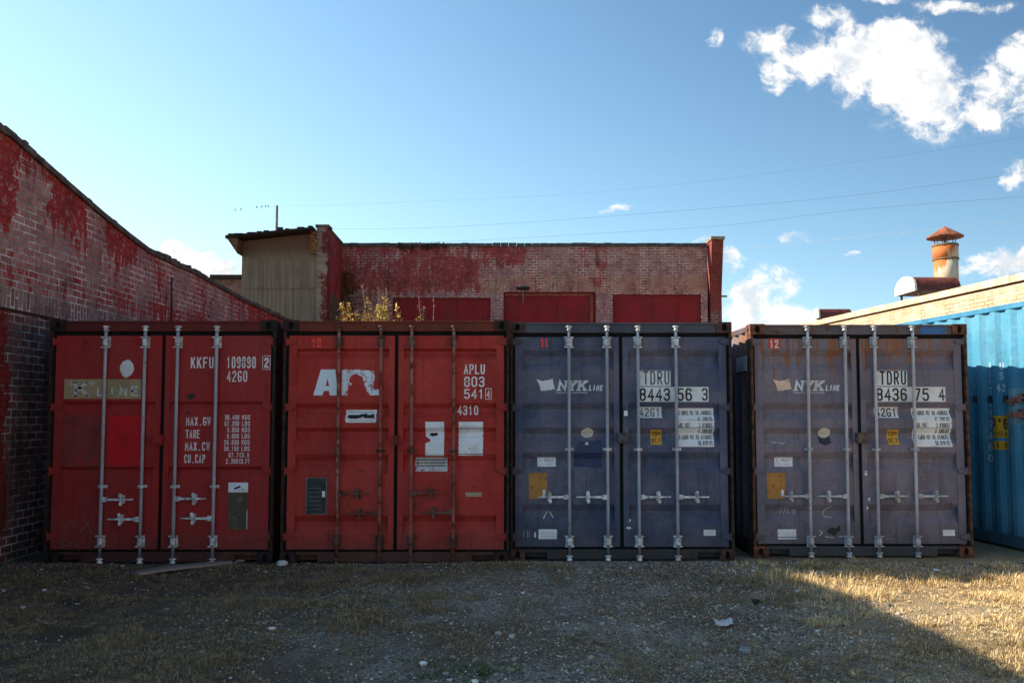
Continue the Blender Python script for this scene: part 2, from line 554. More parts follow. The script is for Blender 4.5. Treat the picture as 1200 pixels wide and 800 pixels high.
# ------------------------------------------------------------------ left building
BRK = simple('dark_coping', (0.095, 0.075, 0.060), 0.9, var=0.6, scale=7, bump=0.5)
lb = empty('brick_building', (-5.45, 9.0, 0), label='long old red brick building with a sagging sloped parapet along the left of the yard', cat='building')
lbx, lby = -5.45, 9.0
prof = [(4.6, 4.86), (6.0, 4.80)]
for px, py in [(0, 150), (65, 205), (114, 246), (146, 271), (169, 288), (200, 303), (228, 316), (283, 347), (338, 373)]:
    Y = 5.45 * F / (600.0 - px)
    prof.append((Y, at(px, py, Y).z))
prof.append((23.5, prof[-1][1] - 0.04))
ZL = 2.72     # steel lintel line
lw_up = MB()
lw_lo = MB()
cop = MB()
rf = MB()
for (y0, z0), (y1, z1) in zip(prof[:-1], prof[1:]):
    c = 0.11
    lw_up.add([(0, y0 - lby, ZL + 0.22), (0, y1 - lby, ZL + 0.22), (0, y1 - lby, z1 - c), (0, y0 - lby, z0 - c)], [(0, 1, 2, 3)])
    cop.hexa([(0.045, y0 - lby, z0 - c), (0.045, y1 - lby, z1 - c), (-0.36, y1 - lby, z1 - c), (-0.36, y0 - lby, z0 - c),
              (0.03, y0 - lby, z0 - 0.03), (0.03, y1 - lby, z1 - 0.03), (-0.17, y1 - lby, z1), (-0.17, y0 - lby, z0)])
    rf.add([(-0.3, y0 - lby, z0 - 0.4), (-0.3, y1 - lby, z1 - 0.4), (-9, y1 - lby, z1 - 0.5), (-9, y0 - lby, z0 - 0.5)], [(0, 1, 2, 3)])
    rf.add([(-0.3, y0 - lby, z0 - 0.4), (-0.3, y1 - lby, z1 - 0.4), (-0.3, y1 - lby, z1 - c), (-0.3, y0 - lby, z0 - c)], [(0, 1, 2, 3)])
    lw_lo.add([(-9, y0 - lby, -0.2), (-9, y1 - lby, -0.2), (-9, y1 - lby, z1 - 0.5), (-9, y0 - lby, z0 - 0.5)], [(3, 2, 1, 0)])
lw_lo.add([(0, 4.6 - lby, -0.2), (0, 23.5 - lby, -0.2), (0, 23.5 - lby, ZL), (0, 4.6 - lby, ZL)], [(0, 1, 2, 3)])
for yy in (4.6, 23.5):
    lw_lo.add([(0, yy - lby, -0.2), (-9, yy - lby, -0.2), (-9, yy - lby, 3.2), (0, yy - lby, 3.5 if yy > 9 else 4.7)], [(0, 1, 2, 3)])
mr1 = brick_mat('old_painted_brick', 'y', (0.30, 0.125, 0.115), (0.46, 0.26, 0.24), (0.86, 0.76, 0.74), bw=0.215, bh=0.082, paint=(0.40, 0.045, 0.042), cover=-0.02,
                masks=[(-30, 0.20, 3.65, 5.2, 0.4), (0.9, 1.75, 3.80, 4.6, 0.22), (0.2, 1.0, 4.32, 4.7, 0.14), (2.35, 3.3, 3.70, 4.5, 0.20), (-30, 30, 3.02, 3.25, 0.06), (8.5, 14.4, 2.9, 4.2, 0.10), (0.25, 0.85, 3.5, 4.3, -0.10)],
                lime=0.95, limez=(2.85, 3.45), soot=0.30, msize=0.012)
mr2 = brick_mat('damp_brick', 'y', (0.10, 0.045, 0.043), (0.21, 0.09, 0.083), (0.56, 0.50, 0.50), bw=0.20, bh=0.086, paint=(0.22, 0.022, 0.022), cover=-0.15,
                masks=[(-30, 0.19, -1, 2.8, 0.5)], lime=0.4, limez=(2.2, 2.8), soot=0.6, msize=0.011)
mr3 = brick_mat('soldier_brick', 'y', (0.20, 0.10, 0.095), (0.33, 0.19, 0.18), (0.72, 0.66, 0.64), bw=0.23, bh=0.075, lime=0.8, soot=0.4, msize=0.012, soldier=True, off=0.02)
lw_up.build('wall', mr1, lb)
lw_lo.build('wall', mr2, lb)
for q in range(70):
    yq = random.uniform(5.0, 23.0)
    zq = float(np.interp(yq, [p_[0] for p_ in prof], [p_[1] for p_ in prof]))
    yr_ = yq + random.uniform(0.05, 0.30)
    zr = float(np.interp(yr_, [p_[0] for p_ in prof], [p_[1] for p_ in prof]))
    h_ = random.uniform(0.0, 0.022)
    xa_, xb_ = -0.10 - random.random() * 0.05, random.uniform(-0.02, 0.04)
    cop.hexa([(xa_, yq - lby, zq - 0.06), (xb_, yq - lby, zq - 0.06), (xb_, yr_ - lby, zr - 0.06), (xa_, yr_ - lby, zr - 0.06),
              (xa_, yq - lby, zq + h_), (xb_, yq - lby, zq - 0.02 + h_), (xb_, yr_ - lby, zr - 0.02 + h_), (xa_, yr_ - lby, zr + h_)])
cop.build('coping', BRK, lb)
rf.build('roof', BRK, lb)
s = MB()
s.box(-0.1, 0.006, 4.605 - lby, 14.495, ZL, ZL + 0.22)
s.build('soldier_course', mr3, lb)
s = MB()
s.box(-0.1, 0.02, 4.605 - lby, 14.495, ZL - 0.022, ZL - 0.001)
s.build('lintel', simple('rusty_lintel', (0.03, 0.018, 0.014), 0.9), lb)
# drain pipe stain strips are part of the brick material; a thin cable runs down the wall
s = MB()
yy = 5.45 * F / (600 - 197.0) - lby
s.tube([(0.02, yy, 3.75), (0.022, yy + 0.01, 3.2), (0.02, yy, 2.0)], 0.012, 6)
s.build('cable', simple('old_cable', (0.03, 0.025, 0.022), 0.8), lb)

# ------------------------------------------------------------------ tower with sheet siding at the far left corner
TY = 23.5
p0, p1 = at(284, 300, TY), at(371.5, 300, TY)
tw = empty('siding_tower', (p0.x, TY, 0), label='weathered brown grey sheet clad tower with an overhanging dark flat roof', cat='building')
wL, wW = 0.0, p1.x - p0.x
zt_l, zt_r = at(284, 283, TY).z, at(371, 273, TY).z
m, t, b = newmat('weathered_siding')
co = t.coord()
x_, y_, z_ = t.sep(co)
a1 = t.noise(t.scale(co, (9, 9, 0.35)), 1.2, 6, 0.65)
a2 = t.noise(co, 1.6, 6, 0.65)
col = t.mix(t.step(a1, 0.3, 0.7), (0.13, 0.090, 0.058), (0.225, 0.165, 0.112))
col = t.mix(t.math('MULTIPLY', t.step(a2, 0.5, 0.7), 0.5), col, (0.12, 0.09, 0.06))
edge = t.step(t.math('ADD', z_, t.math('MULTIPLY', t.math('SUBTRACT', a1, 0.5), 1.2)), 5.75, 6.2)
col = t.mix(t.math('MULTIPLY', edge, 0.8), col, (0.10, 0.042, 0.022))
t.put(b.inputs['Base Color'], col)
b.inputs['Roughness'].default_value = 0.8
t.put(b.inputs['Normal'], t.bump(a1, 0.4, 0.02))
SID = m
s = MB()
zseam = at(300, 338, TY).z
nrib = 17
for (za, zb, yo) in ((0.0, zseam, 0.0), (zseam, None, -0.03)):
    for i in range(nrib):
        xa, xb = wW * i / nrib, wW * (i + 1) / nrib
        k = 0.010
        ta = zt_l + (zt_r - zt_l) * i / nrib if zb is None else zb
        tb = zt_l + (zt_r - zt_l) * (i + 1) / nrib if zb is None else zb
        xm = (xa + xb) / 2
        tm = (ta + tb) / 2
        s.add([(xa, yo, za), (xm, yo - k, za), (xb, yo, za), (xb, yo, tb), (xm, yo - k, tm), (xa, yo, ta)], [(0, 1, 4, 5), (1, 2, 3, 4)])
s.box(0.0, wW, 0.03, 3.0, 0, zt_l - 0.1)
s.build('siding', SID, tw)
s = MB()
r0, r1 = at(270, 278, TY).x - p0.x, wW - 0.02
s.hexa([(r0, -0.45, zt_l + 0.01), (r1, -0.45, zt_r + 0.01), (r1, 3.2, zt_r + 0.01), (r0, 3.2, zt_l + 0.01),
        (r0 + 0.02, -0.48, zt_l + 0.08), (r1, -0.48, zt_r + 0.07), (r1, 3.2, zt_r + 0.07), (r0 + 0.02, 3.2, zt_l + 0.08)])
for i in range(9):
    xx = r0 + (r1 - r0) * (i + random.random() * 0.6) / 9
    zz = zt_l + (zt_r - zt_l) * (xx - r0) / (r1 - r0)
    s.box(xx, xx + random.uniform(0.1, 0.26), -0.52 - random.random() * 0.03, -0.1, zz + 0.072, zz + 0.092 + random.random() * 0.02)
s.build('roof', simple('tar_roof', (0.022, 0.018, 0.016), 0.9, var=0.5), tw)
s = MB()
s.prism([(r0 + 0.05, zt_l + 0.005), (0.0, zt_l - 0.42), (0.0, zt_l + 0.005)], -0.44, 2.9)
s.build('eave_bracket', simple('soffit_board', (0.12, 0.05, 0.028), 0.85, var=0.4), tw)

# ------------------------------------------------------------------ far building
FY = 25.5
fb = empty('brick_building', (0, FY, 0), label='far red brick building with bricked up bays painted red behind the containers', cat='building')
xl, xr = at(384, 300, TY).x, at(829, 330, FY).x
ztop = at(600, 289, FY).z
zc = at(600, 285, FY).z
zpan = at(640, 342, FY).z
ob0, ob1 = at(600, 342, FY).z, at(600, 323, FY).z
mf = brick_mat('far_brick', 'x', (0.24, 0.085, 0.072), (0.42, 0.195, 0.16), (0.68, 0.54, 0.48), bw=0.215, bh=0.082, paint=(0.34, 0.055, 0.052), cover=-0.045,
               masks=[(-6, -1.0, 5.2, 7, 0.09), (-6, -0.6, 5.0, 6.2, 0.05), (-1, 0.4, 6.0, 7, 0.10), (2.4, 2.9, 5.4, 6.8, 0.07), (4.0, 7, 5.5, 7, -0.05)],
               band=[(ob0 - 0.04, ob1, (0.48, 0.19, 0.11))], lime=0.35, soot=0.42, msize=0.012)
bays = [(460, 575, 349, 'a'), (590, 698, 342, 'b'), (718, 822, 345, 'c')]
s = MB()
cuts = []
for (a, b_, tp, k) in bays:
    cuts.append((at(a, 360, FY).x, at(b_, 360, FY).x, at(600, tp, FY).z))
zbot = 2.0
xcur = xl
for (a, b_, z_t) in cuts:
    s.add([(xcur, 0, 0), (a, 0, 0), (a, 0, ztop), (xcur, 0, ztop)], [(0, 1, 2, 3)])
    s.add([(a, 0, z_t), (b_, 0, z_t), (b_, 0, ztop), (a, 0, ztop)], [(0, 1, 2, 3)])
    s.add([(a, 0, 0), (a, 0.10, 0), (a, 0.10, z_t), (a, 0, z_t)], [(0, 1, 2, 3)])
    s.add([(b_, 0, 0), (b_, 0.10, 0), (b_, 0.10, z_t), (b_, 0, z_t)], [(3, 2, 1, 0)])
    s.add([(a, 0, z_t), (a, 0.10, z_t), (b_, 0.10, z_t), (b_, 0, z_t)], [(0, 1, 2, 3)])
    xcur = b_
s.add([(xcur, 0, 0), (xr, 0, 0), (xr, 0, ztop), (xcur, 0, ztop)], [(0, 1, 2, 3)])
s.box(xl, xr + 0.3, 0.3, 9, 0, ztop - 0.5)
s.build('wall', mf, fb, recalc=False)
mpan = painted('red_bay_paint', (0.27, 0.020, 0.022), (0.19, 0.026, 0.026), rust=0.4, streak=0.7, dirt=0.0, seed=3.3, rough=0.8, spot=0.66)
for (a, b_, z_t) in cuts:
    s = MB()
    s.box(a, b_, 0.08, 0.2, 0, z_t)
    o = s.build('bay_panel', mpan, fb)
a, b_, z_t = cuts[1]
s = MB()
s.box(b_ - 0.16, b_ - 0.07, 0.035, 0.079, 0, z_t - 0.12)
s.box(a + 0.05, b_ - 0.07, 0.035, 0.079, z_t - 0.12, z_t - 0.05)
s.build('bay_frame', simple('bay_frame_paint', (0.24, 0.06, 0.03), 0.8, var=0.4), fb)
s = MB()
nseg = 46
for i in range(nseg):
    xa, xb = xl + (xr - xl) * i / nseg, xl + (xr - xl) * (i + 1) / nseg
    j = random.uniform(-0.012, 0.012)
    s.box(xa, xb - 0.01, -0.05 + j, 0.30, ztop + 0.001, zc + j)
s.build('coping', simple('far_coping', (0.07, 0.062, 0.055), 0.9, var=0.5), fb)
# right buttress with a flared top
s = MB()
xa, xb = at(831, 330, FY).x, at(844.5, 330, FY).x
zb_t = at(838, 284, FY).z
z5 = at(838, 345, FY).z
s.hexa([(xa + 0.02, -0.10, 0), (xb, -0.10, 0), (xb, 0.3, 0), (xa + 0.02, 0.3, 0), (xa + 0.02, -0.10, z5), (xb, -0.10, z5), (xb, 0.3, z5), (xa + 0.02, 0.3, z5)])
s.hexa([(xa + 0.02, -0.10, z5), (xb, -0.10, z5), (xb, 0.3, z5), (xa + 0.02, 0.3, z5), (xa, -0.42, zb_t), (xb, -0.42, zb_t), (xb, 0.3, zb_t), (xa, 0.3, zb_t)])
s.build('buttress', brick_mat('buttress_brick', 'x', (0.12, 0.05, 0.04), (0.2, 0.10, 0.075), (0.34, 0.27, 0.23), paint=(0.25, 0.045, 0.035), cover=-0.02,
                              masks=[(-10, 10, 4.6, 8, 0.3)], soot=0.3), fb)
s = MB()
s.box(xa - 0.03, xb + 0.03, -0.47, 0.35, zb_t + 0.001, zb_t + 0.09)
s.box(xb, xb + 0.18, -0.05, 0.0, 5.05, 5.10)
s.build('buttress_cap', simple('tan_cap', (0.22, 0.17, 0.11), 0.9, var=0.4), fb)
# return wall and pier on the left
s = MB()
pzt = at(378, 267, TY).z
za, zb = at(384, 268, TY).z, zc
s.add([(xl, TY - FY + 0.3, 0), (xl, 0, 0), (xl, 0, zc - 0.06), (xl, TY - FY + 0.3, pzt - 0.05)], [(0, 1, 2, 3)])
s.add([(xl - 0.25, TY - FY + 0.3, 0), (xl - 0.25, 0.3, 0), (xl - 0.25, 0.3, zc - 0.06), (xl - 0.25, TY - FY + 0.3, pzt - 0.05)], [(3, 2, 1, 0)])
s.build('side_wall', brick_mat('return_brick', 'y', (0.11, 0.05, 0.04), (0.18, 0.10, 0.08), (0.34, 0.28, 0.25), paint=(0.42, 0.05, 0.055), cover=-0.1,
                               masks=[(-10, 10, 4.95, 9, 0.45), (-10, 10, 0, 4.0, -0.1)], soot=0.5, lime=0.5), fb, recalc=False)
s = MB()
s.hexa([(xl - 0.27, TY - FY + 0.3, pzt - 0.05), (xl + 0.03, TY - FY + 0.3, pzt - 0.05), (xl + 0.03, 0, zc - 0.06), (xl - 0.27, 0, zc - 0.06),
        (xl - 0.27, TY - FY + 0.3, pzt + 0.03), (xl + 0.03, TY - FY + 0.3, pzt + 0.03), (xl + 0.03, 0, zc + 0.02), (xl - 0.27, 0, zc + 0.02)])
s.build('coping', BRK, fb)
s = MB()
s.box(p1.x, xl + 0.012, TY - FY - 0.08, TY - FY + 0.3, 0, pzt)
s.build('pier', brick_mat('pier_brick', 'x', (0.20, 0.13, 0.09), (0.28, 0.20, 0.15), (0.36, 0.31, 0.26), paint=(0.20, 0.03, 0.03), cover=-0.15,
                          masks=[(xl - 0.10, 9, 0, 9, 0.5)], soot=0.5), fb)
s = MB()
s.box(p1.x - 0.03, xl + 0.05, TY - FY - 0.12, TY - FY + 0.34, pzt + 0.001, pzt + 0.07)
s.build('pier_cap', BRK, fb)

# small rear building seen over the left parapet
pA = at(250, 324, 36)
rb = empty('brick_outbuilding', (pA.x, 36, 0), label='low dark brick wall end seen between the left parapet and the sheet clad tower', cat='building')
s = MB()
s.box(0, 5, 0, 4, 0, pA.z - 0.12)
s.build('wall', brick_mat('rear_brick', 'x', (0.16, 0.06, 0.04), (0.22, 0.10, 0.07), (0.40, 0.33, 0.27), bh=0.09), rb)
s = MB()
s.box(-0.1, 5.1, -0.15, 4.1, pA.z - 0.119, pA.z + 0.06)
s.build('roof_edge', simple('rear_roof', (0.03, 0.02, 0.018), 0.9), rb)

# lamp on the far wall
pl = at(613, 339, FY)
lamp = empty('wall_lamp', (pl.x, FY, pl.z), label='small dark lamp on a thin conduit above the middle red bay', cat='lamp')
s = MB()
s.tube([(0, -0.10, -0.45), (0, -0.10, -0.05), (0, -0.16, 0.0)], 0.016, 8)
s.tube([(0, -0.10, -0.40), (0, 0.0, -0.40)], 0.012, 6)
s.build('conduit', simple('galv_conduit', (0.25, 0.24, 0.24), 0.6), lamp)
s = MB()
s.tube([(0, -0.22, 0.06), (0, -0.22, 0.03), (0, -0.22, -0.03)], [0.06, 0.17, 0.20], 14)
s.box(-0.2, 0.2, -0.27, -0.18, 0.0, 0.04)
s.build('lamp_shade', simple('lamp_dark', (0.02, 0.018, 0.017), 0.6), lamp)

# ------------------------------------------------------------------ right building
YR = math.atan(0.108)
rbx, rby = 9.0, 15.0
rbd = empty('brick_building', (rbx, rby, 0), rz=YR, label='sunlit cream brick building with a tiled parapet beyond the blue container', cat='building')
HR = 1.6 + 0.165 * 15.0
# local +y runs away from the camera along the wall, local -x faces the yard
s = MB()
s.box(0, 0.3, -22, 20, -0.2, HR - 0.20)
s.box(0.3, 9, -22, 20, -0.2, HR - 0.55)
mrb = brick_mat('cream_brick', 'y', (0.46, 0.28, 0.17), (0.62, 0.44, 0.29), (0.66, 0.57, 0.44), bw=0.215, bh=0.075, lime=0.4, soot=0.10, msize=0.012, stainc=(0.12, 0.07, 0.04))
s.build('wall', mrb, rbd)
s = MB()
s.box(-0.005, 0.3, -22, 20, HR - 0.195, HR - 0.165)
s.build('joint', simple('dark_joint', (0.05, 0.035, 0.025), 0.9), rbd)
s = MB()
y = -22.0
while y < 20:
    L_ = 0.60
    jz = random.uniform(-0.006, 0.006)
    s.hexa([(-0.06, y, HR - 0.16), (-0.06, y + L_ - 0.012, HR - 0.16), (0.36, y + L_ - 0.012, HR - 0.16), (0.36, y, HR - 0.16),
            (-0.05, y, HR - 0.03 + jz), (-0.05, y + L_ - 0.012, HR - 0.03 + jz), (0.16, y + L_ - 0.012, HR + jz), (0.16, y, HR + jz)])
    y += L_
s.build('coping', simple('tan_coping', (0.60, 0.42, 0.27), 0.85, var=0.3, scale=3), rbd)


def half_vent(X, Y, w, h, L, zb, label):
    v = empty('roof_vent', (X, Y, zb), label=label, cat='roof vent', group='half round vents on the sunlit roof')
    n = 14
    arc = [(w / 2 * math.cos(math.pi * i / n), h * (math.sin(math.pi * i / n) ** 0.7)) for i in range(n + 1)]
    s = MB()
    vs = [(0.012, y, z) for y, z in arc] + [(L, y, z) for y, z in arc]
    fs = [(i, i + 1, i + n + 2, i + n + 1) for i in range(n)]
    s.add(vs, fs, smooth=True)
    s.add([(L, y, z) for y, z in arc], [tuple(range(n + 1))])
    s.add([(0.012, -w / 2, 0), (0.012, w / 2, 0), (L, w / 2, 0), (L, -w / 2, 0)], [(0, 1, 2, 3)])
    s.build('hood', simple('brown_red_hood', (0.13, 0.035, 0.028), 0.6, var=0.4), v)
    s = MB()
    k = len(arc)
    ex = [(y * 1.04, z * 1.04) for y, z in arc]
    s.add([(-0.03, y, z) for y, z in ex] + [(0.02, y, z) for y, z in ex], [tuple(range(k)), tuple(reversed(range(k, 2 * k)))] + [(i, i + 1, i + 1 + k, i + k) for i in range(k - 1)])
    s.build('end_plate', sticker_mat('vent_white', (0.72, 0.68, 0.6), (0.25, 0.1, 0.04), 0.1, 6, stain=0.4), v)
    lm = simple('vent_leg', (0.1, 0.07, 0.05), 0.8)
    for xx in (0.08, L - 0.12):
        for yy in (-w / 2 + 0.03, w / 2 - 0.07):
            s = MB()
            s.box(xx, xx + 0.04, yy, yy + 0.04, -0.40, -0.001)
            s.build('leg', lm, v)
    return v


VY = 19.05
xe = at(1073, 330, VY - 0.48).x
half_vent(xe, VY, 0.96, 0.36, at(1126, 330, VY - 0.48).x - xe, 4.26, 'long brown half round vent with a white end at the foot of the rusty flue')
VY2 = 24.4
xe2 = at(960, 360, VY2 - 0.2).x
half_vent(xe2, VY2, 0.42, 0.28, at(998, 360, VY2 - 0.2).x - xe2, 4.28, 'small brown half round vent with a scuffed white end, farther along the cream parapet')

pc = at(1108, 300, VY)
ch = empty('roof_flue', (pc.x, VY, 4.62), label='rusty round metal flue with a conical rain cap rising from the sunlit roof', cat='flue')
m, t, b = newmat('rusty_flue')
co = t.coord()
x_, y_, z_ = t.sep(co)
nn = t.noise(t.scale(co, (5, 5, 1.6)), 1.3, 6, 0.65)
k = t.step(t.math('ADD', t.math('MULTIPLY', x_, -0.9), t.math('ADD', t.math('MULTIPLY', z_, 0.35), nn)), 0.58, 0.76)
col = t.mix(k, (0.55, 0.47, 0.34), t.mix(t.noise(co, 8, 5), (0.40, 0.10, 0.025), (0.55, 0.17, 0.045)))
t.put(b.inputs['Base Color'], col)
b.inputs['Roughness'].default_value = 0.75
flm = m
zt = at(1108, 287, VY).z - 4.62
s = MB()
rr = 0.255
s.tube([(0, 0, -0.3), (0, 0, zt * 0.55)], rr, 28)
s.tube([(0, 0, zt * 0.55), (0, 0, zt)], rr + 0.012, 28)
s.build('flue_pipe', flm, ch)
s = MB()
s.tube([(0, 0, zt * 0.55 - 0.015), (0, 0, zt * 0.55 + 0.015)], rr + 0.02, 28)
s.tube([(0, 0, zt - 0.05), (0, 0, zt + 0.005)], rr + 0.02, 28)
s.build('band', simple('flue_band', (0.16, 0.10, 0.06), 0.7, var=0.4), ch)
zcap = at(1108, 279, VY).z - 4.62
s = MB()
for i in range(6):
    a = i * math.pi / 3 + 0.3
    s.tube([(0.2 * math.cos(a), 0.2 * math.sin(a), zt - 0.02), (0.24 * math.cos(a), 0.24 * math.sin(a), zcap + 0.03)], 0.010, 6)
s.tube([(0, 0, zt - 0.1), (0, 0, zcap + 0.05)], 0.03, 8)
s.build('cap_struts', simple('strut_metal', (0.12, 0.11, 0.10), 0.6), ch)
s = MB()
za = at(1108, 265, VY).z - 4.62
s.tube([(0, 0, zcap), (0, 0, zcap + 0.02), (0, 0, za - 0.02), (0, 0, za)], [0.385, 0.395, 0.03, 0.01], 12, smooth=False)
s.build('rain_cap', simple('cap_rust', (0.26, 0.085, 0.04), 0.75, var=0.45, scale=5), ch)

# ------------------------------------------------------------------ lettering
G = {
    '0': [[(1, 0), (3, 0), (4, 1), (4, 5), (3, 6), (1, 6), (0, 5), (0, 1), (1, 0)]],
    '1': [[(0.8, 4.8), (2, 6), (2, 0)]],
    '2': [[(0, 4.8), (0.9, 6), (3.1, 6), (4, 5), (4, 4), (0, 0.6), (0, 0), (4, 0)]],
    '3': [[(0, 5.1), (0.9, 6), (3, 6), (4, 5.1), (4, 4), (3, 3.1), (1.4, 3.1)], [(2.9, 3.0), (4, 2), (4, 0.9), (3, 0), (0.9, 0), (0, 0.9)]],
    '4': [[(3.1, 0), (3.1, 6), (0, 1.8), (4.2, 1.8)]],
    '5': [[(3.8, 6), (0.3, 6), (0.1, 3.4), (3, 3.6), (4, 2.6), (4, 1), (3, 0), (0.9, 0), (0, 0.9)]],
    '6': [[(3.8, 5.2), (3, 6), (1, 6), (0, 5), (0, 1), (1, 0), (3, 0), (4, 1), (4, 2.5), (3, 3.5), (0.1, 3.4)]],
    '7': [[(0, 6), (4, 6), (1.4, 0)]],
    '8': [[(1, 3.2), (0, 4.1), (0, 5.1), (1, 6), (3, 6), (4, 5.1), (4, 4.1), (3, 3.2), (4, 2.2), (4, 0.9), (3, 0), (1, 0), (0, 0.9), (0, 2.2), (1, 3.2), (3, 3.2)]],
    '9': [[(0.2, 0.8), (1, 0), (3, 0), (4, 1), (4, 5), (3, 6), (1, 6), (0, 5), (0, 3.6), (1, 2.6), (3.9, 2.7)]],
    'A': [[(0, 0), (2, 6), (4, 0)], [(0.8, 2), (3.2, 2)]],
    'B': [[(0, 0), (0, 6), (3, 6), (4, 5.1), (4, 4), (3, 3.1), (4, 2.1), (4, 0.9), (3, 0), (0, 0)], [(0.2, 3.1), (2.9, 3.1)]],
    'C': [[(4, 4.9), (3, 6), (1, 6), (0, 5), (0, 1), (1, 0), (3, 0), (4, 1.1)]],
    'D': [[(0, 0), (0, 6), (2.8, 6), (4, 4.8), (4, 1.2), (2.8, 0), (0, 0)]],
    'E': [[(4, 6), (0, 6), (0, 0), (4, 0)], [(0.2, 3.1), (3.2, 3.1)]],
    'F': [[(4, 6), (0, 6), (0, 0)], [(0.2, 3.1), (3.2, 3.1)]],
    'G': [[(4, 4.9), (3, 6), (1, 6), (0, 5), (0, 1), (1, 0), (3, 0), (4, 1), (4, 2.8), (2.2, 2.8)]],
    'H': [[(0, 0), (0, 6)], [(4, 0), (4, 6)], [(0.1, 3.1), (3.9, 3.1)]],
    'I': [[(2, 0), (2, 6)]],
    'K': [[(0, 0), (0, 6)], [(4, 6), (0.4, 2.4)], [(1.6, 3.6), (4.2, 0)]],
    'L': [[(0, 6), (0, 0), (3.8, 0)]],
    'M': [[(0, 0), (0, 6), (2, 2.4), (4, 6), (4, 0)]],
    'N': [[(0, 0), (0, 6), (4, 0), (4, 6)]],
    'O': [[(1, 0), (3, 0), (4, 1), (4, 5), (3, 6), (1, 6), (0, 5), (0, 1), (1, 0)]],
    'P': [[(0, 0), (0, 6), (3, 6), (4, 5), (4, 3.9), (3, 2.9), (0.2, 2.9)]],
    'R': [[(0, 0), (0, 6), (3, 6), (4, 5), (4, 4), (3, 3), (0.2, 3)], [(2, 2.9), (4.1, 0)]],
    'S': [[(4, 5), (3, 6), (1, 6), (0, 5), (0, 4), (1, 3.2), (3, 2.9), (4, 2.1), (4, 1), (3, 0), (1, 0), (0, 1)]],
    'T': [[(0, 6), (4, 6)], [(2, 5.8), (2, 0)]],
    'U': [[(0, 6), (0, 1), (1, 0), (3, 0), (4, 1), (4, 6)]],
    'V': [[(0, 6), (2, 0), (4, 6)]],
    'W': [[(0, 6), (0.9, 0), (2, 4), (3.1, 0), (4, 6)]],
    'X': [[(0, 6), (4, 0)], [(0, 0), (4, 6)]],
    'Y': [[(0, 6), (2, 3), (4, 6)], [(2, 3.1), (2, 0)]],
    '.': [[(1.7, 0), (2.4, 0)]], "'": [[(2, 6), (2, 4.6)]], '"': [[(1.2, 6), (1.2, 4.6)], [(2.6, 6), (2.6, 4.6)]], ' ': [], '-': [[(0.8, 3), (3.2, 3)]],
}


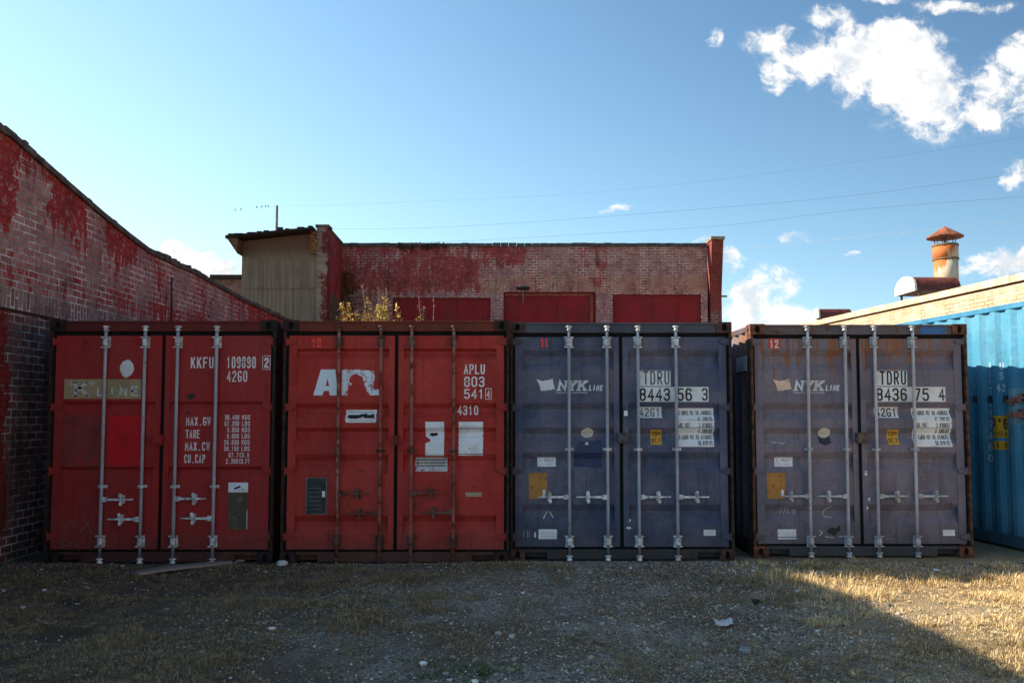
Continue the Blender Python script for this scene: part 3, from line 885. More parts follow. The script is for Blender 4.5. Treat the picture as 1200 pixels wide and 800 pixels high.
class Decal:
    """flat marks that hug a pressed steel surface: surf(u, v) gives a 3-D point"""
    def __init__(self, surf):
        self.mb = MB()
        self.surf = surf
        self.k = 0

    def ribbon(self, pts, w, off=None):
        closed = (Vector(pts[0]) - Vector(pts[-1])).length < 1e-6
        P = [Vector(p) for p in pts]
        if closed:
            P = P[:-1]
        n = len(P)
        L, Rr = [], []
        for i in range(n):
            a = P[(i - 1) % n] if (closed or i > 0) else None
            c = P[(i + 1) % n] if (closed or i < n - 1) else None
            d1 = (P[i] - a).normalized() if a is not None else None
            d2 = (c - P[i]).normalized() if c is not None else None
            d1 = d1 or d2
            d2 = d2 or d1
            n1, n2 = Vector((-d1.y, d1.x)), Vector((-d2.y, d2.x))
            mm = (n1 + n2)
            mm = mm.normalized() if mm.length > 1e-4 else n1
            sc = 1.0 / max(0.45, mm.dot(n1))
            e = mm * (w / 2) * sc
            L.append(P[i] + e)
            Rr.append(P[i] - e)
        if not closed:
            ext = (P[0] - P[1]).normalized() * w * 0.5
            L[0] += ext
            Rr[0] += ext
            ext = (P[-1] - P[-2]).normalized() * w * 0.5
            L[-1] += ext
            Rr[-1] += ext
        self.k += 1
        o = 0.0012 + 0.00012 * (self.k % 9) if off is None else off
        segs = n if closed else n - 1
        for i in range(segs):
            j = (i + 1) % n
            m_ = max(1, int((P[j] - P[i]).length / 0.02))
            q = []
            for s_ in range(m_ + 1):
                f = s_ / m_
                q.append(self.surf(*(L[i].lerp(L[j], f)), o))
                q.append(self.surf(*(Rr[i].lerp(Rr[j], f)), o))
            self.mb.add(q, [(2 * s_, 2 * s_ + 1, 2 * s_ + 3, 2 * s_ + 2) for s_ in range(m_)])

    def rect(self, x0, x1, z0, z1, off=0.0008, ragged=0.0, nz=None):
        nx_, nz_ = (6, nz or max(2, int(abs(z1 - z0) / 0.012)))
        if ragged:
            nz_ = max(nz_, 14)
        vs = []
        for j in range(nz_ + 1):
            z = z0 + (z1 - z0) * j / nz_
            ra = random.uniform(0, ragged) * (random.random() < 0.35)
            rb_ = random.uniform(0, ragged) * (random.random() < 0.35)
            for i in range(nx_ + 1):
                x = (x0 + ra) + (x1 - rb_ - x0 - ra) * i / nx_
                vs.append(self.surf(x, z, off))
        fs = [(j * (nx_ + 1) + i, j * (nx_ + 1) + i + 1, (j + 1) * (nx_ + 1) + i + 1, (j + 1) * (nx_ + 1) + i) for j in range(nz_) for i in range(nx_)]
        self.mb.add(vs, fs)

    def poly(self, pts, off=0.001):
        """polygon cut in horizontal strips so it follows the pressing"""
        zs = [p[1] for p in pts]
        z0, z1 = min(zs), max(zs)
        n = max(6, int((z1 - z0) / 0.008))
        for j in range(n):
            za, zb_ = z0 + (z1 - z0) * j / n, z0 + (z1 - z0) * (j + 1) / n
            zm = (za + zb_) / 2
            xs_ = []
            for (ax, az), (bx, bz) in zip(pts, pts[1:] + pts[:1]):
                if (az <= zm < bz) or (bz <= zm < az):
                    xs_.append(ax + (bx - ax) * (zm - az) / (bz - az))
            xs_.sort()
            for a, b_ in zip(xs_[::2], xs_[1::2]):
                self.mb.add([self.surf(a, za, off), self.surf(b_, za, off), self.surf(b_, zb_, off), self.surf(a, zb_, off)], [(0, 1, 2, 3)])

    def ellipse(self, cx, cz, rx, rz, off=0.001, wob=0.08):
        n = 22
        self.poly([(cx + rx * math.cos(2 * math.pi * i / n) * (1 + random.uniform(-wob, wob)), cz + rz * math.sin(2 * math.pi * i / n) * (1 + random.uniform(-wob, wob))) for i in range(n)], off)

    def text(self, s_, x0, x1, z0, z1, w=0.15, serif=False, shear=0.0, gap=1.5, off=None):
        """letters fill the box x0..x1 (left to right), z0..z1 (foot to head); w = stroke / height"""
        h = abs(z1 - z0)
        tot = 4 * len(s_) + gap * (len(s_) - 1)
        sx = (x1 - x0) / tot
        sz = (z1 - z0) / 6.0
        sw = w * h
        inx, inz = sw / 2 * (1 if x1 > x0 else -1), sw / 2
        for i, chh in enumerate(s_):
            ox = x0 + i * (4 + gap) * sx
            for pl_ in G[chh]:
                q = []
                for (gx1, gz1) in pl_:
                    X_ = ox + inx + gx1 / 4.0 * (4 * sx - 2 * inx)
                    Z_ = z0 + inz + gz1 / 6.0 * (h - 2 * inz)
                    q.append((X_ + shear * (Z_ - z0), Z_))
                self.ribbon(q, sw, off)
                if serif:
                    for (gx1, gz1) in (pl_[0], pl_[-1]):
                        if gz1 in (0, 6) and chh not in 'EL' or (chh in 'EL' and gx1 < 1):
                            X_ = ox + inx + gx1 / 4.0 * (4 * sx - 2 * inx)
                            Z_ = z0 + inz * 0.5 + gz1 / 6.0 * (h - inz)
                            X_ += shear * (Z_ - z0)
                            self.ribbon([(X_ - sw * 0.75, Z_), (X_ + sw * 0.75, Z_)], sw * 0.5, off)

    def build(self, name, mat, parent):
        return self.mb.build(name, mat, parent, recalc=False)


# ------------------------------------------------------------------ shipping containers
CW, CH = 2.438, 2.591
RUBBER = simple('black_rubber', (0.006, 0.0055, 0.0055), 0.95)
HOLE = simple('casting_inside', (0.008, 0.006, 0.005), 0.9)


def side_profile(L, y0=0.18, y1=None):
    """corrugation of a side wall: list of (y, depth inwards)"""
    y1 = y1 or L - 0.18
    out = []
    y = y0
    while y < y1:
        for dy, d in ((0.0, 0.004), (0.072, 0.004), (0.14, 0.040), (0.21, 0.040)):
            if y + dy < y1:
                out.append((y + dy, d))
        y += 0.278
    out.append((y1, 0.004))
    return out


def casting(mb, sx, y0, z0, face=-1):
    """corner casting with an oval hole in its front and side; sx=-1/+1 outer side"""
    w, d, h = 0.162, 0.178, 0.118
    xo = sx * CW / 2
    xi = xo - sx * w
    xa, xb = min(xo, xi), max(xo, xi)
    ya, yb = (y0, y0 + d)
    cx, cz = (xa + xb) / 2, z0 + h / 2
    n = 24
    outer, inner = [], []
    for i in range(n):
        a = 2 * math.pi * (i + 0.5) / n
        c, s_ = math.cos(a), math.sin(a)
        k = max(abs(c) / (w / 2), abs(s_) / (h / 2))
        outer.append((cx + c / k, cz + s_ / k))
        inner.append((cx + 0.028 * c, cz + 0.042 * s_))
    # snap the outer ring to real corners
    for cxn, czn in ((xa, z0), (xb, z0), (xb, z0 + h), (xa, z0 + h)):
        j = min(range(n), key=lambda q: (outer[q][0] - cxn) ** 2 + (outer[q][1] - czn) ** 2)
        outer[j] = (cxn, czn)
    yf = ya if face < 0 else yb
    yin = yf + (0.035 if face < 0 else -0.035)
    vs = [(x, yf, z) for x, z in outer] + [(x, yf, z) for x, z in inner] + [(x, yin, z) for x, z in inner]
    fs = [(i, (i + 1) % n, n + (i + 1) % n, n + i) for i in range(n)]
    mb.add(vs, fs, 0)
    mb.add(vs, [(n + i, n + (i + 1) % n, 2 * n + (i + 1) % n, 2 * n + i) for i in range(n)], 0)
    mb.add([(x, yin, z) for x, z in inner], [tuple(range(n))], 1)
    yback = yb if face < 0 else ya
    vs = [(x, yf, z) for x, z in outer] + [(x, yback, z) for x, z in outer]
    mb.add(vs, [(i, (i + 1) % n, n + (i + 1) % n, n + i) for i in range(n)], 0)
    mb.add([(xa, yback, z0), (xb, yback, z0), (xb, yback, z0 + h), (xa, yback, z0 + h)], [(0, 1, 2, 3)], 0)
    # dark oval on the outer side
    yc = (ya + yb) / 2
    mb.add([(xo + sx * 0.001, yc + 0.04 * math.cos(2 * math.pi * i / 16), cz + 0.026 * math.sin(2 * math.pi * i / 16)) for i in range(16)], [tuple(range(16))], 1)


def build_shell(root, L, H, paintm, framem, roofm):
    """everything but the door end"""
    s = MB()
    for sx in (-1, 1):
        pr = side_profile(L)
        xo = CW / 2
        vs = []
        for (y, d) in pr:
            vs.append((sx * (xo - 0.006 - d), y, 0.15))
            vs.append((sx * (xo - 0.006 - d), y, H - 0.075))
        fs = [(2 * i, 2 * i + 2, 2 * i + 3, 2 * i + 1) for i in range(len(pr) - 1)]
        w = MB()
        w.add(vs, fs)
        w.build('side_wall', paintm, root, recalc=False)
    fr = MB()
    for sx in (-1, 1):
        a, b_ = sorted((sx * (CW / 2 - 0.002), sx * (CW / 2 - 0.06)))
        fr.box(a, b_, 0.17, L - 0.17, H - 0.075, H - 0.012)          # top side rail
        a2, b2 = sorted((sx * (CW / 2 - 0.004), sx * (CW / 2 - 0.10)))
        fr.box(a2, b2, 0.17, L - 0.17, 0.02, 0.16)                   # bottom side rail
        a3, b3 = sorted((sx * (CW / 2 - 0.003), sx * (CW / 2 - 0.15)))
        fr.box(a3, b3, L - 0.16, L - 0.004, 0.118, H - 0.118)        # rear posts
    fr.box(-CW / 2 + 0.16, CW / 2 - 0.16, L - 0.10, L - 0.01, H - 0.11, H - 0.01)
    fr.box(-CW / 2 + 0.16, CW / 2 - 0.16, L - 0.10, L - 0.01, 0.01, 0.15)
    fr.build('frame', framem, root, bevel=0.004)
    w = MB()
    w.box(-CW / 2 + 0.10, CW / 2 - 0.10, 0.10, L - 0.05, 0.10, 0.16)
    w.build('floor', HOLE, root)
    w = MB()
    pr = side_profile(CW, 0.06, CW - 0.06)
    vs = []
    for (x, d) in pr:
        vs += [(x - CW / 2, L - 0.02 - d, 0.15), (x - CW / 2, L - 0.02 - d, H - 0.1)]
    w.add(vs, [(2 * i, 2 * i + 2, 2 * i + 3, 2 * i + 1) for i in range(len(pr) - 1)])
    w.build('back_wall', paintm, root, recalc=False)
    w = MB()
    pr = side_profile(L, 0.12, L - 0.12)
    vs = []
    for (y, d) in pr:
        z = H - 0.022 - d * 0.5
        vs += [(-CW / 2 + 0.05, y, z), (CW / 2 - 0.05, y, z)]
    w.add(vs, [(2 * i, 2 * i + 2, 2 * i + 3, 2 * i + 1) for i in range(len(pr) - 1)])
    w.build('roof', roofm, root, recalc=False)


def container(cfg):
    cx, Y0, L, H = cfg['x'], cfg['y'], 12.19, CH
    root = empty('shipping_container', (cx, Y0, 0), label=cfg['label'], cat='shipping container', group='containers standing side by side with their doors to the yard')
    P, FR, ROD = cfg['paint'], cfg['frame'], cfg['rodm']
    build_shell(root, L, H, P, FR, P)
    for sx in (-1, 1):
        for (yy, face) in ((0.0, -1), (L - 0.178, 1)):
            for zz in (0.0, H - 0.118):
                s = MB()
                casting(s, sx, yy, zz, face)
                s.build('corner_casting', [cfg['cast'], HOLE], root)

    def lx(px):
        return at(px, 500, Y0).x - cx

    def lz(py):
        return at(600, py, Y0).z

    HD0, HD1 = H - 0.118, H - 0.006     # header
    s = MB()
    s.box(-CW / 2 + 0.162, CW / 2 - 0.162, 0.022, 0.10, HD0 - 0.0, HD1)
    s.box(-CW / 2 + 0.162, CW / 2 - 0.162, 0.008, 0.0219, HD1 - 0.02, HD1 - 0.001)
    s.build('header', cfg.get('headm', FR), root, bevel=0.003)
    if cfg.get('header_patch'):
        a, b_ = cfg['header_patch']
        s = MB()
        s.box(lx(a), lx(b_), 0.019, 0.0215, HD0 + 0.004, HD1 - 0.024)
        s.build('paint_patch', cfg['patchm'], root)
    for sx in (-1, 1):
        s = MB()
        a, b_ = sorted((sx * (CW / 2 - 0.002), sx * (CW / 2 - 0.030)))
        s.box(a, b_, 0.004, 0.15, 0.119, H - 0.119)
        a, b_ = sorted((sx * (CW / 2 - 0.0301), sx * (CW / 2 - 0.10)))
        s.box(a, b_, 0.075, 0.15, 0.119, H - 0.119)
        s.build('corner_post', cfg['post'], root, bevel=0.003)
    s = MB()
    s.box(-0.82, 0.82, 0.012, 0.10, 0.012, 0.118)
    s.box(-CW / 2 + 0.163, CW / 2 - 0.163, 0.016, 0.10, 0.085, 0.1175)
    s.box(-CW / 2 + 0.163, CW / 2 - 0.163, 0.10, 0.12, 0.02, 0.11)
    s.build('sill', cfg['sillm'], root, bevel=0.003)

    # doors
    hinge_x = CW / 2 - 0.052
    Z0, Z1 = 0.142, HD0 - 0.046
    rail = 0.075
    pz0, pz1 = Z0 + rail, Z1 - cfg.get('toprail', 0.12)
    bp = [(pz1, 0.0)]
    D = cfg['depth']
    for (a, b_, c, d) in cfg['grooves']:
        bp += [(lz(a), 0.0), (lz(b_), D), (lz(c), D), (lz(d), 0.0)]
    bp.append((pz0, 0.0))
    bp.sort()
    zsb, dsb = [q[0] for q in bp], [q[1] for q in bp]
    YD = 0.040      # outer face of the door frame
    YP = 0.046      # outer face of the panel

    def surf(x, z, off=0.001):
        ax = abs(x)
        if z > pz1 or z < pz0 or ax > hinge_x - 0.088 or ax < 0.075:
            return (x, YD - off, z)
        return (x, YP + float(np.interp(z, zsb, dsb)) - off, z)

    doors = {}
    for sx in (-1, 1):
        x_in, x_out = 0.020, hinge_x - 0.004
        st = 0.085

        def X(v):
            return sx * v
        d = MB()
        for (a, b_) in ((x_in, x_in + 0.060), (x_out - st, x_out)):
            xa, xb = sorted((X(a), X(b_)))
            d.box(xa, xb, YD, 0.10, Z0, Z1)
        xa, xb = sorted((X(x_in + 0.060), X(x_out - st)))
        d.box(xa, xb, YD, 0.095, Z0, pz0)
        d.box(xa, xb, YD, 0.095, pz1, Z1)
        vs = []
        for z, dep in zip(zsb, dsb):
            vs += [(xa, YP + dep, z), (xb, YP + dep, z)]
        d.add(vs, [(2 * i, 2 * i + 1, 2 * i + 3, 2 * i + 2) for i in range(len(zsb) - 1)])
        if cfg.get('inset'):
            pass
        door = d.build('door', P, root, bevel=0.0)
        doors[sx] = door
        g = MB()
        xa, xb = sorted((X(0.0005), X(x_out + 0.024)))
        g.box(xa, xb, 0.101, 0.115, Z0 - 0.022, Z1 + 0.044)
        gx0, gx1 = sorted((X(x_out + 0.001), X(x_out + 0.023)))
        g.box(gx0, gx1, 0.050, 0.1005, Z0, Z1)
        gx0, gx1 = sorted((X(0.002), X(0.0195)))
        g.box(gx0, gx1, 0.052, 0.1005, Z0, Z1)
        g.box(xa, xb, 0.056, 0.1005, Z1 + 0.001, Z1 + 0.044)
        g.build('gasket', RUBBER, door)
        for py in cfg.get('hinges', (400, 477, 552, 629)):
            zc_ = lz(py)
            hg = MB()
            a, b_ = X(x_out + 0.035), X(x_out - 0.075)
            hg.prism([(a, zc_ - 0.035), (X(x_out - 0.01), zc_ - 0.035), (b_, zc_ - 0.018), (b_, zc_ + 0.018), (X(x_out - 0.01), zc_ + 0.032), (a, zc_ + 0.035)], 0.020, YD - 0.0015)
            hg.tube([(X(x_out + 0.022), 0.022, zc_ - 0.045), (X(x_out + 0.022), 0.022, zc_ + 0.045)], 0.012, 8)
            hg.build('hinge', cfg['hingem'], door, bevel=0.003)

    # lock bars
    for k, px in enumerate(cfg['rods']):
        x = lx(px)
        r = 0.0175
        yr = 0.0
        rd = MB()
        zA, zB = lz(652) + 0.02, lz(383)
        zA = 0.045
        wob = cfg.get('bend', 0.0)
        rd.tube([(x - wob * (1.3 - z) * 0.01, yr, z) for z in np.linspace(zA, zB, 7)], r, 12)
        bar = rd.build('lock_rod', ROD, root)
        BR = cfg['brk']
        for (z, hh, ww) in ((lz(401), 0.060, 0.040), (lz(634), 0.060, 0.040)):
            q = MB()
            q.box(x - ww, x + ww, 0.022, YD - 0.0015, z - hh, z + hh)
            q.tube([(x, yr, z - hh * 0.62), (x, yr, z + hh * 0.62)], 0.0295, 14)
            for dz in (-hh * 0.9, hh * 0.9):
                q.box(x - ww * 1.25, x + ww * 1.25, -0.012, 0.0215, z + dz - 0.006, z + dz + 0.006)
            for bx_ in (-ww * 0.78, ww * 0.78):
                for dz in (-hh * 0.6, hh * 0.6):
                    q.tube([(x + bx_, 0.016, z + dz), (x + bx_, 0.023, z + dz)], 0.008, 6)
            q.build('rod_bracket', BR, bar, bevel=0.002)
        z = lz(cfg['guide'])
        q = MB()
        q.box(x - 0.048, x + 0.048, 0.018, YD - 0.0015, z - 0.016, z + 0.016)
        q.tube([(x, yr, z - 0.014), (x, yr, z + 0.014)], 0.027, 12)
        q.box(x - 0.046, x - 0.030, 0.004, 0.0179, z - 0.010, z + 0.010)
        q.box(x + 0.030, x + 0.046, 0.004, 0.0179, z - 0.010, z + 0.010)
        q.build('rod_guide', BR, bar, bevel=0.002)
        for (z, sg) in ((zB, 1), (zA, -1)):
            q = MB()
            q.tube([(x, yr, z - 0.045), (x, yr, z - 0.04), (x, yr, z - 0.01), (x, yr, z + 0.0), (x, yr, z + 0.012)], [0.026, 0.03, 0.018, 0.030, 0.026], 12)
            q.box(x - 0.034, x + 0.034, -0.010, 0.0225, z - 0.006, z + 0.006)
            q.box(x - 0.030, x + 0.030, 0.0, 0.020, z - 0.040, z - 0.030)
            q.build('cam', BR, bar, bevel=0.002)
        # handle
        hz, dr = cfg['handles'][k]
        z = lz(hz)
        q = MB()
        q.box(*sorted((x + dr * 0.012, x + dr * 0.060)), -0.022, 0.016, z - 0.026, z + 0.026)
        zt_ = z + cfg.get('htilt', 0.0)
        q.hexa([(x + dr * 0.05, -0.016, z - 0.014), (x + dr * 0.20, -0.016, z - 0.011), (x + dr * 0.20, -0.004, z - 0.011), (x + dr * 0.05, -0.004, z - 0.014),
                (x + dr * 0.05, -0.016, z + 0.014), (x + dr * 0.20, -0.016, z + 0.011), (x + dr * 0.20, -0.004, z + 0.011), (x + dr * 0.05, -0.004, z + 0.014)])
        q.hexa([(x + dr * 0.20, -0.015, z - 0.011), (x + dr * 0.345, -0.015, zt_ - 0.006), (x + dr * 0.345, -0.006, zt_ - 0.006), (x + dr * 0.20, -0.006, z - 0.011),
                (x + dr * 0.20, -0.015, z + 0.011), (x + dr * 0.345, -0.015, zt_ + 0.008), (x + dr * 0.345, -0.006, zt_ + 0.008), (x + dr * 0.20, -0.006, z + 0.011)])
        q.build('handle', BR, bar, bevel=0.002)
        q = MB()
        hx = x + dr * 0.215
        q.box(hx - 0.020, hx + 0.020, 0.012, surf(hx, z)[1] - 0.001, z - 0.045, z + 0.045)
        q.box(hx - 0.020, hx + 0.020, -0.024, 0.0119, z + 0.018, z + 0.030)
        q.tube([(hx - 0.004, -0.020, z + 0.046), (hx - 0.004, -0.028, z + 0.046)], 0.020, 12)
        q.tube([(hx + 0.004, -0.018, z - 0.046), (hx + 0.004, -0.026, z - 0.046)], 0.020, 12)
        q.box(hx - 0.009, hx + 0.009, -0.0255, -0.019, z - 0.04, z + 0.04)
        q.build('handle_catch', BR, bar, bevel=0.002)
    # lock box at the meeting edges
    if cfg.get('lockbox'):
        (a, b_, c, d_) = cfg['lockbox']
        q = MB()
        q.box(lx(a), lx(b_), -0.045, YD - 0.002, lz(d_), lz(c))
        q.box(lx(a) + 0.01, lx(b_) - 0.01, -0.03, YD - 0.002, lz(d_) - 0.02, lz(d_) - 0.0005)
        q.build('lock_box', cfg['lockm'], root, bevel=0.006)
    return root, doors, lx, lz, surf


def side_of(doors, px, lx):
    return doors[-1] if lx(px) < 0 else doors[1]


def mark(C, kind, name, mat_, *a, label=None, **kw):
    root, doors, lx, lz, surf = C
    d = Decal(surf)
    if kind == 'text':
        s_, x0, x1, y0, y1 = a
        d.text(s_, lx(x0), lx(x1), lz(y1), lz(y0), **kw)
    elif kind == 'rect':
        x0, x1, y0, y1 = a
        d.rect(lx(x0), lx(x1), lz(y1), lz(y0), **kw)
    elif kind == 'ell':
        x0, x1, y0, y1 = a
        d.ellipse((lx(x0) + lx(x1)) / 2, (lz(y0) + lz(y1)) / 2, abs(lx(x1) - lx(x0)) / 2, abs(lz(y0) - lz(y1)) / 2, **kw)
    elif kind == 'poly':
        x0 = a[0][0][0]
        for pg in a:
            d.poly([(lx(p), lz(q)) for p, q in pg], **kw)
    elif kind == 'lines':
        x0 = a[0][0][0]
        w = kw.pop('w', 0.006)
        for pg in a:
            d.ribbon([(lx(p), lz(q)) for p, q in pg], w, **kw)
    o = d.build(name, mat_, side_of(doors, x0 if not isinstance(x0, str) else a[1], lx))
    if label:
        o['label'] = label
    return o


def multi(C, name, mat_, rows, w=0.15, parent_px=None, gap=1.5, off=None, label=None):
    """several lines of lettering as one marking"""
    root, doors, lx, lz, surf = C
    d = Decal(surf)
    for (s_, x0, x1, y0, y1) in rows:
        d.text(s_, lx(x0), lx(x1), lz(y1), lz(y0), w=w, gap=gap, off=off)
    o = d.build(name, mat_, side_of(doors, parent_px or rows[0][1], lx))
    if label:
        o['label'] = label
    return o


RED1, RED1F = (0.350, 0.028, 0.026), (0.290, 0.038, 0.036)
RED2, RED2F = (0.380, 0.034, 0.026), (0.420, 0.050, 0.038)
BLU3, BLU3F = (0.060, 0.076, 0.130), (0.135, 0.128, 0.170)
PUR4, PUR4F = (0.140, 0.132, 0.172), (0.195, 0.168, 0.198)

GALV = painted('galvanised_bar', (0.40, 0.40, 0.44), (0.34, 0.34, 0.38), rust=0.7, streak=0.5, dirt=0.5, seed=51.0, spot=0.60)
GALV_B = simple('galvanised_fitting', (0.52, 0.53, 0.53), 0.55, var=0.55, scale=16)
RODRED = painted('rusted_red_bar', (0.34, 0.16, 0.14), (0.24, 0.07, 0.06), rust=0.9, streak=0.2, dirt=0.3, seed=2.2, spot=0.5)
GRAPH_W = sticker_mat('white_lettering', (0.72, 0.70, 0.70), (0.12, 0.02, 0.02), 0.04, 60, stain=0.3)
RODBLUE = painted('blue_grey_bar', (0.34, 0.38, 0.45), (0.28, 0.31, 0.37), rust=0.7, streak=0.5, dirt=0.5, seed=52.0, spot=0.61)
RODWHITE = painted('pale_grey_bar', (0.46, 0.46, 0.51), (0.40, 0.39, 0.42), rust=0.7, streak=0.5, dirt=0.5, seed=53.0, spot=0.60)
CASTRUST = simple('rusty_casting', (0.040, 0.022, 0.016), 0.85, var=0.6, scale=14, bump=0.5)
CASTRUST2 = simple('orange_casting', (0.11, 0.045, 0.026), 0.85, var=0.7, scale=14, bump=0.5)

GR_NYK = [(410, 417, 425, 434), (472, 479, 484, 492), (501, 508, 513, 521), (530, 538, 545, 554), (591, 599, 605, 614)]
C1 = container(dict(x=at(188, 500, 9.17).x, y=9.17, label='dark red container numbered 109890, leftmost of the row, with pale grey lock bars',
                    paint=painted('red_paint_dark', RED1, RED1F, rust=0.75, streak=0.55, seed=1.1, spot=0.635), frame=painted('red_frame_dark', RED1, (0.07, 0.016, 0.014), rust=0.8, seed=4.1, spot=0.55),
                    post=simple('dark_rusty_post', (0.028, 0.016, 0.012), 0.85, var=0.7, scale=10), cast=simple('dark_casting', (0.022, 0.014, 0.012), 0.85, var=0.5), sillm=painted('sill_red', (0.10, 0.02, 0.02), (0.06, 0.02, 0.02), rust=0.8, seed=6.0, spot=0.5, dirt=0.35),
                    headm=painted('header_red', (0.14, 0.022, 0.02), (0.10, 0.02, 0.02), rust=0.6, seed=8.0, dirt=0.0, spot=0.6),
                    rodm=GALV, brk=GALV_B, hingem=painted('hinge_red', RED1, RED1F, rust=0.6, seed=5.1), depth=0.040, toprail=0.05,
                    grooves=[(470, 473.5, 474.5, 483), (547, 550.5, 551.5, 560)], rods=(121, 167.5, 206, 252), guide=570,
                    handles=((585, 1), (608, -1), (584, 1), (607, -1)), lockbox=(180.5, 191, 509, 520), lockm=painted('lock_red', RED1, RED1F, rust=0.4, seed=9.1)))
C2 = container(dict(x=at(463.5, 500, 9.17).x, y=9.17, label='faded red container marked 10, with rust coloured lock bars and a peeling white logo',
                    paint=painted('red_paint_faded', RED2, RED2F, rust=0.55, streak=0.45, seed=7.7, spot=0.60), frame=painted('red_frame_faded', RED2, (0.09, 0.03, 0.02), rust=0.9, seed=14.1, spot=0.52),
                    post=simple('dark_rusty_post_b', (0.030, 0.020, 0.016), 0.85, var=0.7, scale=10), cast=simple('dark_casting_b', (0.035, 0.016, 0.013), 0.85, var=0.5), sillm=painted('sill_red_b', (0.11, 0.035, 0.03), (0.07, 0.03, 0.025), rust=0.8, seed=16.0, spot=0.5, dirt=0.35),
                    headm=painted('header_red_b', (0.17, 0.035, 0.02), (0.12, 0.03, 0.02), rust=0.8, seed=18.0, dirt=0.0, spot=0.54),
                    rodm=RODRED, brk=painted('rusted_fitting', (0.20, 0.12, 0.10), (0.10, 0.03, 0.025), rust=0.9, seed=12.2, spot=0.5), hingem=painted('hinge_red_b', RED2, (0.2, 0.05, 0.02), rust=0.6, seed=15.1),
                    depth=0.047, toprail=0.095, grooves=[(408, 411, 414, 420), (472, 478, 483, 490), (501, 506, 511, 518), (532, 540, 547, 556), (604, 612, 617, 626)],
                    rods=(396, 445.5, 482, 531.5), guide=528, handles=((578, 1), (601, -1), (577, 1), (600, -1)),
                    lockbox=(461.5, 467, 510, 520), lockm=painted('lock_red_b', (0.09, 0.03, 0.03), RED2, rust=0.9, seed=19.1, spot=0.5)))
C3 = container(dict(x=at(728.5, 500, 9.35).x, y=9.35, label='dark blue container numbered 8443 56 3, marked 11, with blue grey lock bars',
                    paint=painted('blue_paint', BLU3, BLU3F, rust=0.6, streak=0.55, seed=21.1, spot=0.65), frame=painted('blue_frame', (0.055, 0.06, 0.085), (0.05, 0.05, 0.06), rust=0.8, seed=24.1, spot=0.56),
                    post=simple('dark_rusty_post_c', (0.040, 0.024, 0.020), 0.85, var=0.7, scale=10), cast=simple('dark_casting_c', (0.07, 0.038, 0.03), 0.85, var=0.6), sillm=painted('sill_blue', (0.04, 0.05, 0.06), (0.03, 0.035, 0.04), rust=0.6, seed=26.0, spot=0.56, dirt=0.35),
                    headm=painted('header_blue', (0.075, 0.085, 0.12), (0.07, 0.075, 0.09), rust=0.7, seed=28.0, dirt=0.0, spot=0.6),
                    rodm=RODBLUE, brk=GALV_B, hingem=painted('hinge_blue', (0.07, 0.07, 0.085), BLU3, rust=0.6, seed=25.1), depth=0.047, toprail=0.12,
                    grooves=GR_NYK, rods=(667, 711.8, 748.2, 793), guide=526.5, handles=((582, -1), (582, -1), (582, 1), (582, 1)),
                    lockbox=(723, 735.5, 507, 517), lockm=simple('lockbox_dark', (0.06, 0.06, 0.065), 0.7, var=0.6, scale=14)))
C4 = container(dict(x=at(1009, 500, 9.56).x, y=9.56, label='greyish purple rust streaked container numbered 8436 75 4, marked 12, rightmost of the row',
                    paint=painted('purple_paint', PUR4, PUR4F, rust=0.75, streak=0.55, topstreak=0.85, seed=33.1, spot=0.635), frame=painted('purple_frame', (0.09, 0.08, 0.10), (0.09, 0.06, 0.05), rust=0.9, seed=34.1, spot=0.53),
                    post=simple('brown_rusty_post', (0.075, 0.036, 0.022), 0.85, var=0.8, scale=10), cast=CASTRUST2, sillm=painted('sill_purple', (0.05, 0.065, 0.08), (0.04, 0.045, 0.05), rust=0.7, seed=36.0, spot=0.55, dirt=0.3),
                    headm=painted('header_purple', (0.13, 0.12, 0.15), (0.12, 0.09, 0.08), rust=0.9, seed=38.0, dirt=0.0, spot=0.56),
                    rodm=RODWHITE, brk=simple('pale_fitting', (0.36, 0.37, 0.39), 0.55, var=0.4, scale=16), hingem=painted('hinge_purple', (0.09, 0.09, 0.11), PUR4, rust=0.8, seed=35.1), depth=0.047, toprail=0.12,
                    grooves=GR_NYK, rods=(948, 992, 1027, 1072), guide=526.5, handles=((581, -1), (581, -1), (581, 1), (581, 1)), bend=0.5,
                    lockbox=(1003, 1016, 507, 517), lockm=simple('lockbox_rusty', (0.09, 0.07, 0.055), 0.8, var=0.7, scale=14),
                    header_patch=(1083, 1113), patchm=simple('bright_blue_touch_up', (0.03, 0.12, 0.30), 0.6)))

# --- markings, container 1
TAN = sticker_mat('tan_board', (0.38, 0.29, 0.15), (0.13, 0.12, 0.10), 0.03, 22)
PALE = sticker_mat('pale_lettering', (0.52, 0.56, 0.54), (0.34, 0.27, 0.15), 0.12, 50)
WHITE = sticker_mat('white_sticker', (0.72, 0.74, 0.76), (0.12, 0.10, 0.10), 0.12, 30)
BLACK = simple('black_print', (0.02, 0.02, 0.022), 0.6)
GREYP = simple('grey_print', (0.12, 0.12, 0.13), 0.6)
CHALK = sticker_mat('faint_chalk', (0.20, 0.13, 0.13), (0.12, 0.02, 0.02), 0.35, 60)
ORED = sticker_mat('orange_red_number', (0.95, 0.07, 0.035), RED2, 0.02, 40, stain=0.0)
mark(C1, 'rect', 'logo_panel', TAN, 71, 162, 444, 467, ragged=0.004, label='worn tan board with pale K LINE lettering')
mark(C1, 'text', 'lettering', PALE, 'K', 83, 99, 447, 464, w=0.20, serif=True, off=0.0022)
mark(C1, 'text', 'lettering', PALE, 'LINE', 110, 159, 452, 464, w=0.20, serif=True, gap=1.9, off=0.0022)
mark(C1, 'lines', 'lettering', PALE, [(79, 447), (79, 451)], [(82, 447), (82, 451)], [(103, 447), (103, 451)], [(106, 447), (106, 451)], w=0.012, off=0.0022)
